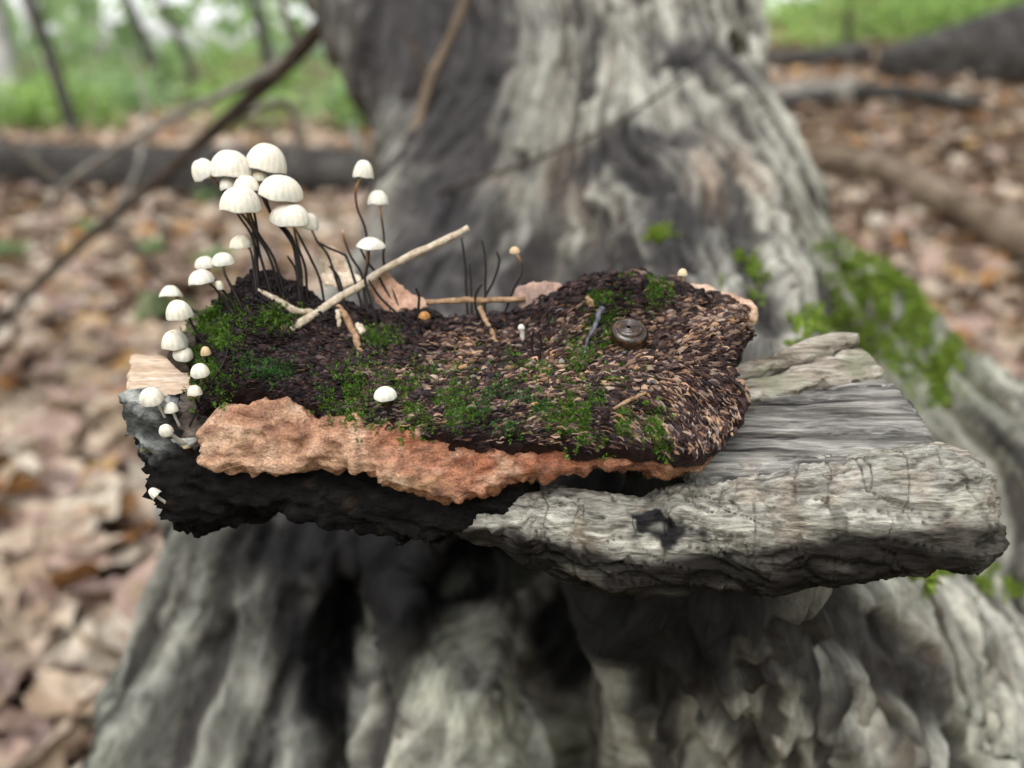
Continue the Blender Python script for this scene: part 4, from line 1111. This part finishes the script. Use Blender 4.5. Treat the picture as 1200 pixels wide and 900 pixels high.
SH = [
 # cap (x, y, width, height), stem pixels down to the foot, label, group, depth offset of the cap, options
 ((313, 184, 49, 35), [(306, 196), (306, 220), (318, 252), (340, 275), (349, 305), (350, 350)], 'big white mushroom, the topmost of the cluster, its cap tipped over the one below', GA, .002, dict(roll=16)),
 ((270, 191, 48, 34), [(272, 203), (283, 222), (300, 268), (322, 305), (333, 348)], 'big white round mushroom cap between the tiny side cap and the topmost cap', GA, .001, dict(roll=6)),
 ((238, 198, 29, 28), [(248, 206), (254, 214), (268, 232), (296, 268), (305, 300), (318, 345)], 'outermost white mushroom of the tall cluster, tilted outwards on a bent tan stem', GA, .004, dict(roll=-22)),
 ((329, 219, 49, 31), [(326, 228), (312, 225), (318, 250), (342, 280), (352, 310), (354, 350)], 'big white mushroom directly under the topmost cap', GA, -.004, dict(roll=9)),
 ((281, 233, 47, 33), [(288, 242), (294, 262), (316, 302), (330, 348)], 'big white bell-shaped mushroom in front at the middle of the cluster', GA, -.006, dict(roll=2)),
 ((289, 214, 30, 19), [(290, 222), (297, 245), (302, 280), (300, 334)], 'half hidden white mushroom tucked behind the front bell-shaped cap', GA, .000, dict(roll=5)),
 ((266, 215, 20, 15), [(267, 222), (277, 248), (297, 282), (304, 338)], 'small hidden white cap peeping out beside the bent tan stem', GA, .003, dict(roll=-10)),
 ((303, 206, 20, 14), [(304, 212), (307, 230), (322, 258), (344, 290), (350, 348)], 'small tan-stained cap squeezed under the topmost cap', GA, .001, dict(col=CREAM)),
 ((340, 250, 45, 29), [(343, 260), (348, 285), (358, 315), (360, 352)], 'big white mushroom lowest in the tall cluster with scalloped edge', GA, -.004, dict(roll=5)),
 ((362, 259, 25, 21), [(364, 266), (372, 283), (386, 303), (402, 338)], 'smaller white cap touching the lowest big cap of the cluster', GA, .002, dict(roll=10)),
 ((282, 283, 27, 16), [(290, 287), (295, 298), (298, 318), (301, 345)], 'small cream cap growing low beside the black stems of the cluster', GA, .002, dict(col=CREAM, roll=-4)),
 ((261, 303, 25, 16), [(262, 310), (264, 322), (276, 345), (284, 362)], 'small white cap, higher of a trio beside the dark ridge', GB, .001, dict()),
 ((240, 307, 23, 15), [(242, 313), (250, 326), (264, 344), (277, 360)], 'small white cap behind the other two of the trio', GB, .004, dict(roll=-3)),
 ((235, 324, 30, 18), [(242, 330), (250, 336), (262, 350), (274, 366)], 'widest white cap of the trio, lowest and tilted outwards', GB, -.002, dict(roll=-8)),
 ((256, 334, 14, 12), [(255, 338), (262, 348), (268, 360), (276, 370)], 'tiny tan cap hanging below the trio of caps', GB, .001, dict(col=CREAM)),
 ((200, 341, 27, 17), [(204, 345), (214, 356), (230, 366), (243, 378)], 'small white cap with a notched rim above the oval white cap', GB, .003, dict(lean=-14, flat=1)),
 ((209, 362, 31, 23), [(217, 364), (222, 374), (232, 392), (248, 415)], 'oval white cap on a black stem arching over the moss', GB, -.003, dict(roll=4, lean=8)),
 ((204, 397, 30, 23), [(206, 402), (212, 412), (220, 424)], 'barrel-shaped white cap above the bare pale wood', GB, -.003, dict(lean=6)),
 ((215, 413, 23, 15), [(214, 418), (219, 425), (224, 434)], 'small white cap pressed below the barrel-shaped cap', GB, -.003, dict(roll=14, lean=12)),
 ((241, 411, 12, 12), [(241, 415), (242, 420), (243, 428)], 'tiny round orange-tan button beside the green moss', GB, -.002, dict(col=TAN, dim=.02)),
 ((234, 433, 21, 16), [(235, 439), (241, 449), (248, 458)], 'small white dimpled cap in front of the moss on the broken end', GB, -.003, dict(lean=12, col=(.84, .79, .68))),
 ((228, 457, 17, 13), [(228, 462), (230, 470), (233, 480)], 'tiny cream cap on the broken end between two larger caps', GB, -.003, dict(col=CREAM)),
 ((177, 463, 27, 20), [(182, 470), (188, 479), (193, 488)], 'round white cap on a pale stem at the grey splinters', GB, -.004, dict(lean=14, white=True)),
 ((200, 477, 17, 12), [(202, 481), (206, 490), (210, 498)], 'tiny white cap above the dark grey splinter', GB, -.003, dict(lean=6, white=True)),
 ((194, 503, 16, 14), [(198, 507), (206, 513), (215, 519)], 'tiny white button on a pale stem slanting from the salmon flesh', GB, -.004, dict(lean=24, white=True, r=.0004)),
 ((218, 522, 8, 6), [(218, 524), (221, 527), (224, 531)], 'minute tan pinhead at the corner of the salmon flesh', GB, -.001, dict(col=TAN)),
 ((180, 577, 13, 14), [(182, 580), (187, 584), (193, 588)], 'tiny white cap stuck to the side of the blackened wood', GB, -.002, dict(roll=-40, white=True)),
 ((426, 198, 25, 24), [(424, 206), (417, 222), (419, 245), (428, 268), (432, 300), (427, 340), (434, 372)], 'tall slender mushroom with a round white cap, highest behind the pale twig', GC, .004, dict(roll=8)),
 ((443, 231, 25, 19), [(445, 238), (447, 255), (450, 280), (450, 310), (462, 345), (470, 362)], 'tall mushroom with a small pleated bell cap behind the pale twig', GC, .004, dict()),
 ((434, 284, 33, 14), [(430, 288), (430, 310), (428, 330), (438, 365), (442, 385)], 'mushroom with a flat wide white cap close above the pale twig', GC, .000, dict(roll=4, flat=1, dim=.2)),
 ((603, 293, 12, 9), [(605, 297), (611, 308), (611, 322), (603, 336), (590, 350)], 'tiny tan mushroom on a curved black stem by the horizontal twig', GC, .002, dict(col=TAN, r=.00026)),
 ((800, 319, 12, 10), [(801, 323), (800, 333), (804, 342), (805, 352)], 'tiny tan mushroom standing at the far corner of the crust', GC, .001, dict(col=(.7, .55, .36), r=.00026)),
 ((451, 460, 26, 15), [(452, 466), (455, 476), (456, 488)], 'lone white mushroom with a domed cap sitting in the moss', GC, -.002, dict(col=(.84, .8, .7), lean=4)),
 ((611, 383, 8, 7), [(611, 386), (612, 391), (612, 398)], 'minute white button beside the twin black stems on the crust', GC, -.001, dict(dim=0, white=True, r=.0005)),
 ((497, 369, 14, 9), [(496, 372), (494, 380), (494, 390)], 'tiny orange-brown cup mushroom at the foot of a bare black stem', GC, -.001, dict(col=(.42, .19, .05), r=.0003)),
]
for c_, s_, lab, grp, dc, opt in SH:
    mushroom(c_, s_, lab, grp, dc, seed=mm, **opt); mm += 1
# bare black stems whose caps are gone
for pix, lab, dc in [
        ([(541, 279), (545, 310), (546, 335), (548, 362)], 'tall bare black stem, straight, at the horizontal twig', .001),
        ([(550, 309), (552, 330), (553, 364)], 'shortest upright bare black stem at the horizontal twig', .001),
        ([(565, 281), (569, 305), (569, 330), (568, 364)], 'tall bare black stem with a crooked tip by the horizontal twig', .002),
        ([(582, 295), (585, 308), (577, 332), (568, 350), (566, 364)], 'bare black stem curving over beside the horizontal twig', .001),
        ([(565, 333), (558, 344), (557, 358), (562, 368)], 'short kinked bare black stem in front of the horizontal twig', -.001),
        ([(487, 337), (491, 348), (490, 368), (491, 392)], 'short thick bare black stem above the orange-brown cup', -.001),
        ([(625, 389), (623, 402), (626, 420)], 'bare black stem stub of a pair on the crust', -.001),
        ([(631, 388), (634, 402), (632, 421)], 'second bare black stem stub of the pair on the crust', -.001),
        ([(642, 394), (644, 400), (643, 405)], 'very short black stem stub beside the pair of stubs', -.0005),
        ([(792, 342), (793, 334), (798, 336), (802, 352)], 'small hooked black stem beside the tiny tan mushroom', .000),
        ([(831, 350), (824, 343), (818, 344), (816, 354)], 'small arched black stem at the pale rim of the crust', .000),
        ([(402, 270), (403, 280), (412, 302), (424, 322), (427, 350), (432, 372)], 'bare stem with a pale tip rising behind the pale twig', .002),
        ([(420, 287), (430, 306), (443, 323), (455, 345), (468, 364)], 'bare black stem slanting from under the flat cap', .000),
        ([(372, 283), (384, 290), (400, 297), (408, 306), (425, 345)], 'thin black stem arching low behind the cluster', .003),
        ([(432, 328), (445, 348), (464, 366), (486, 384)], 'bare black stem slanting down to the orange-brown cup', -.001),
        ([(386, 312), (396, 324), (402, 345), (404, 362)], 'short bare stem by the cream leaf scraps', .001),
        ([(337, 300), (347, 318), (352, 352)], 'short dark stem hidden between the cluster stems', .003),
        ([(296, 270), (299, 300), (303, 342)], 'straight black stem lowest at the edge of the cluster', .001),
        ([(346, 268), (360, 295), (374, 325), (380, 356)], 'slanting black stem beside the lowest big caps', .000)]:
    V, F, t, mt, tip, foot = stem_obj('bare_stem', pix, dc, r=.00029, r1=.0002)
    if 'pale tip' not in lab: t = .6 + 0 * t
    tag(link('bare_stem', mesh_from('bare_stem', V, F, [mt, mt], attrs={'along': t})), lab, 'stem', 'bare black mushroom stems')

# ------------------------------------------------------------------ twigs, needle, leaf scraps
m_twig_pale = rough_mat('pale_twig', [(.3, (.30, .22, .15)), (.5, (.52, .42, .32)), (.7, (.70, .61, .50))], 500, stretch=(1, 1, 1), rough=.7, bump=.9, bdist=.0005)
m_twig_brown = rough_mat('brown_twig', [(.3, (.16, .09, .05)), (.5, (.32, .20, .12)), (.7, (.46, .32, .21))], 500, rough=.65, bump=.7, bdist=.0004)
m_needle = rough_mat('dark_needle', [(.3, (.03, .03, .04)), (.5, (.09, .09, .11)), (.7, (.2, .2, .24))], 500, rough=.4, bump=.3, bdist=.0002)
m_thread = rough_mat('black_thread', [(.3, (.008, .007, .007)), (.7, (.03, .025, .022))], 500, rough=.6, bump=.3, bdist=.0002)
def twig(pix, r, mat, label, dends=None, name='twig', wob=.14, seed=0, lift=0):
    """pixel points with an offset from the wood surface at each"""
    g = np.random.default_rng(seed)
    dps = []
    b = [base_hit(x, y) for x, y in pix]
    ds = [(q - CAM) @ FWD for q in b]
    if dends is not None: ds = [(v if v is not None else d) for v, d in zip(dends, ds)]
    pts = [P(x, y, d - lift) for (x, y), d in zip(pix, ds)]
    n = 36
    p = spline(pts, n)
    p += np.stack([vnoise(np.stack([np.arange(n) * .22, np.full(n, k * 7.3), np.full(n, seed)], 1), 3) for k in range(3)], 1) * r[0] * .35
    rr = np.interp(np.linspace(0, 1, n), np.linspace(0, 1, len(r)), r)
    rr = rr * (1 + .18 * np.clip(vnoise(np.stack([np.arange(n) * .45, np.zeros(n), np.full(n, seed)], 1), 9), 0, 1))
    V, F = tube_mesh(p, rr, 12, wob=wob, seed=seed, rough=.35)
    return tag(link(name, mesh_from(name, V, F, [mat, mat])), label, 'twig')
dA = (base_hit(342, 386) - CAM) @ FWD; dB = (base_hit(400, 352) - CAM) @ FWD
twig([(340, 386), (395, 351), (445, 320), (500, 291), (549, 267)], [.00085, .00085, .0009, .00085, .0008], m_twig_pale, 'long pale twig slanting up from the crust across the thin mushrooms', [dA + .0002, dB - .0006, dB - .0002, dB, dB + .001], seed=1)
twig([(301, 339), (322, 351), (342, 362), (362, 366), (378, 364)], [.0006, .0007, .0008, .00075, .0006], m_twig_pale, 'short crooked pale twig joining the long pale twig', seed=2, lift=.0003)
dC = (base_hit(560, 364) - CAM) @ FWD
twig([(500, 354), (560, 352), (616, 351)], [.0006, .0007, .0006], m_twig_brown, 'straight brown twig lying level behind the bare black stems', [dC, dC, dC], seed=3)
twig([(563, 360), (572, 382), (582, 402)], [.0006, .0006, .00045], m_twig_brown, 'short straw-coloured stick leaning below the level brown twig', seed=4, lift=.0004)
twig([(396, 358), (408, 376), (417, 396), (425, 413)], [.0007, .0008, .0008, .0005], m_twig_brown, 'grey-brown twig stub pointing down from the long pale twig', seed=5, lift=.0006)
twig([(396, 364), (397, 374), (397, 384)], [.00055, .00055, .0004], m_twig_pale, 'tiny pale peg beside the grey-brown twig stub', seed=6, lift=.0006)
twig([(418, 380), (422, 385), (426, 391)], [.0005, .0011, .0007], m_twig_pale, 'pale rounded bud beside the grey-brown twig stub', seed=7, lift=.0004, name='bud')
twig([(705, 361), (699, 378), (690, 396), (684, 414)], [.0006, .0005, .0003, .0003], m_needle, 'dark grey-blue needle lying on the crust beside the snail', seed=8, lift=.0012, name='needle')
twig([(719, 479), (738, 469), (757, 460)], [.0003, .0004, .0003], m_twig_brown, 'thin rusty sliver lying on the scales near the front moss', seed=9, lift=.0010, name='sliver')
twig([(688, 348), (692, 355), (694, 361)], [.0005, .0008, .0005], m_twig_brown, 'small orange bud at the top of the dark needle', seed=10, lift=.0004, name='bud')
twig([(276, 372), (270, 395), (262, 425), (240, 460), (222, 500)], [.00022, .00022, .00022, .00024, .0002], m_thread, 'fine black thread hanging down over the moss on the broken end', seed=11, lift=.0013, name='root_thread')

m_scrap = {}
def leaf_scrap(pix, dep, mat, label, name='leaf_scrap', curl=.002, thick=.0004):
    """a piece of dead leaf: outline on a tilted plane, slightly cupped, with thickness"""
    cxp, cyp = np.mean(np.array(pix), 0)
    fr = Frame(P(cxp, cyp, dep), SU, np.array([0, math.cos(R(62)), math.sin(R(62))]))
    Vs, Qs = slab(fr, pix, thick, -thick, .0006, k=.0005, edge=.0005, eseed=int(cxp))
    uu = Vs - Vs.mean(0)
    Vs[:, 2] += curl * (uu[:, 1] / .005) ** 2 * .3 + fbm(Vs * 160, 2, 4) * .0006
    return tag(link(name, mesh_from(name, fr.pt(Vs[:, 0], Vs[:, 1], Vs[:, 2]), Qs, mat)), label, 'leaf')
m_l1 = rough_mat('pink_leaf', [(.3, (.30, .16, .11)), (.5, (.46, .28, .20)), (.7, (.6, .42, .32))], 160, rough=.5, bump=.4, bdist=.0005)
m_l2 = rough_mat('cream_leaf', [(.3, (.45, .30, .2)), (.5, (.66, .52, .4)), (.7, (.8, .7, .58))], 160, rough=.5, bump=.4, bdist=.0005)
m_l3 = rough_mat('grey_pink_leaf', [(.3, (.20, .13, .11)), (.5, (.30, .20, .17)), (.7, (.52, .34, .24))], 110, rough=.5, bump=.4, bdist=.0005)
dK = (base_hit(440, 356) - CAM) @ FWD
leaf_scrap([(428, 330), (445, 318), (460, 322), (478, 338), (505, 352), (500, 368), (440, 366)], dK + .002, m_l1, 'salmon brown dead leaf standing behind the long pale twig')
leaf_scrap([(372, 292), (388, 288), (402, 296), (412, 308), (420, 322), (412, 336), (390, 332), (376, 318)], dK + .004, m_l2, 'cream and pink dead leaf scrap behind the mushroom stems')
leaf_scrap([(372, 322), (396, 318), (424, 322), (426, 332), (400, 338), (376, 336)], dK + .001, m_l2, 'thin pale leaf edge lying below the cream leaf scrap')
leaf_scrap([(596, 348), (612, 334), (636, 328), (664, 331), (660, 346), (640, 362), (606, 366)], (base_hit(640, 356) - CAM) @ FWD + .002, m_l3, 'pinkish grey dead leaf tip behind the level brown twig')

# ------------------------------------------------------------------ the snail
hit = base_hit(738, 398)
axis = unit(np.array([-.05, -.42, .9]))
e1 = unit(np.cross(np.array([0, 1.0, 0]), axis)); e2 = np.cross(axis, e1)
dS = (hit - CAM) @ FWD - .0028
ctr_s = P(736, 390, dS)
Rm = 25.5 * dS / FPX
turns, ns, sg = 5.2, 420, 24
tt = np.linspace(0, 1, ns); thx = tt * turns * 2 * np.pi
sc_ = np.exp(-(1 - tt) * turns * math.log(1.42))
rt = Rm * .31 * sc_                                   # whorl radius
rc = Rm * .69 * sc_
zc = Rm * .42 * (1 - sc_)                              # low spire
ph = np.linspace(0, 2 * np.pi, sg, endpoint=False)
rib = 1 + .012 * np.sin(thx * 34)
X = (rc[:, None] + rt[:, None] * np.cos(ph)[None] * rib[:, None])
Z = zc[:, None] + rt[:, None] * np.sin(ph)[None] * 1.25 * rib[:, None]
V = (ctr_s + np.multiply.outer(X * np.cos(thx - 0.0 + 0.7 - turns * 2 * np.pi)[:, None], e1) + np.multiply.outer(X * np.sin(thx - 0.0 + 0.7 - turns * 2 * np.pi)[:, None], e2) + np.multiply.outer(Z, axis) - np.multiply.outer(Rm * .22 * sstep(.86, 1, tt)[:, None] + 0 * X, axis)).reshape(-1, 3)
i, j = np.meshgrid(np.arange(ns - 1), np.arange(sg), indexing='ij'); i, j = i.ravel(), j.ravel(); k = (j + 1) % sg
Q = np.stack([i * sg + j, i * sg + k, (i + 1) * sg + k, (i + 1) * sg + j], 1)
m_shell, nt_, b_ = new_mat('snail_shell')
nzv = nd(nt_, 'TexNoise', {'Vector': nd(nt_, 'TexCoord', out=3), 'Scale': 700, 'Detail': 4})
nt_.links.new(ramp(nt_, nzv, [(.3, (.012, .007, .006)), (.55, (.035, .016, .008)), (.75, (.10, .042, .014))]), b_.inputs['Base Color'])
b_.inputs['Roughness'].default_value = .10; b_.inputs['Coat Weight'].default_value = .6; b_.inputs['Coat Roughness'].default_value = .08
b_.inputs['Subsurface Weight'].default_value = .15; b_.inputs['Subsurface Radius'].default_value = (.002, .001, .0004); b_.inputs['Subsurface Scale'].default_value = 1
snail = empty('snail', hit, 'glossy dark amber coiled snail shell sitting on the scaly crust', 'snail')
link('shell', mesh_from('shell', V, Q, m_shell), snail)
lipV, lipF = tube_mesh(np.concatenate([V[-sg:], V[-sg:-sg + 1]]), .00016, 6, cap=False)
m_lip, nt_, b_ = new_mat('shell_lip'); b_.inputs['Base Color'].default_value = (.2, .09, .03, 1); b_.inputs['Roughness'].default_value = .2
link('shell_lip', mesh_from('shell_lip', lipV, lipF, m_lip), snail)
bodyp = spline([ctr_s + V[-sg:].mean(0) * 0 + e1 * Rm * .2 - axis * Rm * .35, V[-sg:].mean(0) - axis * Rm * .25], 8)
bV, bF = tube_mesh(bodyp, [Rm * .3] * 8, 10)
m_body, nt_, b_ = new_mat('snail_body'); b_.inputs['Base Color'].default_value = (.03, .025, .025, 1); b_.inputs['Roughness'].default_value = .3
link('foot', mesh_from('foot', bV, bF, [m_body, m_body]), snail)
# ================================================================== LEAF LITTER
LEAF_COLS = [('pale tan', (.46, .36, .28)), ('tan', (.37, .27, .19)), ('pinkish brown', (.36, .25, .205)), ('orange brown', (.34, .17, .065)), ('dark brown', (.13, .08, .055)),
             ('cream grey', (.50, .43, .35)), ('dull mauve brown', (.25, .175, .155)), ('ochre', (.38, .235, .10))]
LEAF_MATS = [leaf_mat('dead_leaf_' + nm.replace(' ', '_'), c, trans=.12, rough=.5, var=.4, vein=6) for nm, c in LEAF_COLS]
m_litter = leaf_mat('dead_leaf_litter', attr='tint', trans=.12, rough=.5, var=.3, vein=40)
def leaf_shape(seed):
    g = np.random.default_rng(seed)
    n = 9; s = np.linspace(0, 1, n)
    w = .30 * np.sin(np.pi * np.clip(s * .94 + .06, 0, 1) ** .85) * (1 + (.38 * np.cos(s * g.choice([15, 19])) if seed % 2 else .05 * np.cos(s * 20)))
    w[0], w[-1] = .012, .01
    cl, cw = g.uniform(-.5, .6), g.uniform(-.25, .7)
    V = []
    for k in range(n):
        z = cl * (s[k] - .5) ** 2 + .03 * g.normal()
        for a in (-1, -.5, 0, .5, 1):
            V.append((s[k] - .5, a * w[k], z + cw * w[k] * abs(a) ** 1.5 + .02 * g.normal() * abs(a) - (.012 if a == 0 else 0)))
    V = np.array(V)
    i, j = np.meshgrid(np.arange(n - 1), np.arange(4), indexing='ij'); i, j = i.ravel(), j.ravel()
    return V, np.stack([i * 5 + j, (i + 1) * 5 + j, (i + 1) * 5 + j + 1, i * 5 + j + 1], 1)
SHAPES = [leaf_shape(k) for k in range(8)]
LMESH = {}
def leaf_data(s_, c_):
    if (s_, c_) not in LMESH: LMESH[(s_, c_)] = mesh_from('fallen_leaf', *SHAPES[s_], LEAF_MATS[c_])
    return LMESH[(s_, c_)]
g = np.random.default_rng(21)
NL = 16000
ang = g.uniform(R(-58), R(52), NL); u_ = g.uniform(0, 1, NL)
dist = np.where(g.uniform(0, 1, NL) < .42, np.sqrt(.35 ** 2 + u_ * (2.6 ** 2 - .35 ** 2)), 2.4 + u_ ** 1.25 * 8)
x, y = np.sin(ang) * dist, np.cos(ang) * dist
keep = ~((x > -.16) & (x < .34) & (y > .12) & (y < .85))
x, y, dist = x[keep], y[keep], dist[keep]; NL = len(x)
z = ground_z(x, y) + g.uniform(0, 1, NL) * .022 + .006
size = g.uniform(.045, .105, NL) * (1 + .04 * dist)
rx, ry_, rz = g.normal(size=NL) * .30, g.normal(size=NL) * .30, g.uniform(0, 6.28, NL)
sh, co = g.integers(0, 8, NL), g.choice(8, NL, p=[.22, .18, .15, .09, .10, .11, .10, .05])
q = np.stack([x, y, z], 1) - CAM
dep = q @ FWD; sx, sy = 600 + q @ RGT / dep * FPX, 450 - q @ UPV / dep * FPX
inv = (dep > .2) & (sx > -10) & (sx < 1210) & (sy > -10) & (sy < 910)
cand = np.argsort(-np.where(inv, size / dep, 0))
chosen = []
for c in cand:
    if len(chosen) >= 300 or not inv[c]: break
    d = Vector(q[c]); L = d.length
    h = TRUNK_BVH.ray_cast(Vector(CAM), d.normalized(), L)
    if h[0] is None and CH_BVH.ray_cast(Vector(CAM), d.normalized(), L)[0] is None: chosen.append(c)
cs = set(int(c) for c in chosen)
for c in chosen:
    o = link('fallen_leaf', leaf_data(int(sh[c]), int(co[c])))
    o.location = (x[c], y[c], z[c]); o.rotation_euler = (rx[c], ry_[c], rz[c]); o.scale = (size[c],) * 3
    nm = LEAF_COLS[int(co[c])][0]
    lobed = 'lobed' if sh[c] % 2 else 'oval'
    tag(o, f'{nm} {lobed} dead leaf lying in the litter on the forest floor', 'leaf', f'{nm} {lobed} leaves in the litter')
rest = [c for c in range(NL) if c not in cs]
Vs, Fs, Cs, off = [], [], [], 0
for s_ in range(8):
    ids = np.array([c for c in rest if sh[c] == s_])
    V0, F0 = SHAPES[s_]
    ca, sa = np.cos(rz[ids]), np.sin(rz[ids])
    Vb = V0[None] * size[ids][:, None, None]
    Z = Vb[:, :, 2] + Vb[:, :, 0] * np.sin(ry_[ids])[:, None] + Vb[:, :, 1] * np.sin(rx[ids])[:, None]
    X = Vb[:, :, 0] * ca[:, None] - Vb[:, :, 1] * sa[:, None]; Y = Vb[:, :, 0] * sa[:, None] + Vb[:, :, 1] * ca[:, None]
    W = np.stack([X + x[ids][:, None], Y + y[ids][:, None], Z + z[ids][:, None]], 2)
    Vs.append(W.reshape(-1, 3))
    Fs.append((F0[None] + (np.arange(len(ids)) * len(V0))[:, None, None]).reshape(-1, 4) + off); off += W.shape[0] * W.shape[1]
    Cs.append(np.repeat(np.array([LEAF_COLS[c][1] for c in co[ids]]) * g.uniform(.8, 1.15, (len(ids), 1)), len(V0), 0))
tag(link('leaf_litter', mesh_from('leaf_litter', np.concatenate(Vs), np.concatenate(Fs), m_litter, attrs={'tint': np.concatenate(Cs)})), 'brown litter of countless dead leaves covering the forest floor', 'leaf litter', kind='stuff')
print('script seconds', round(time.time() - T0, 1))
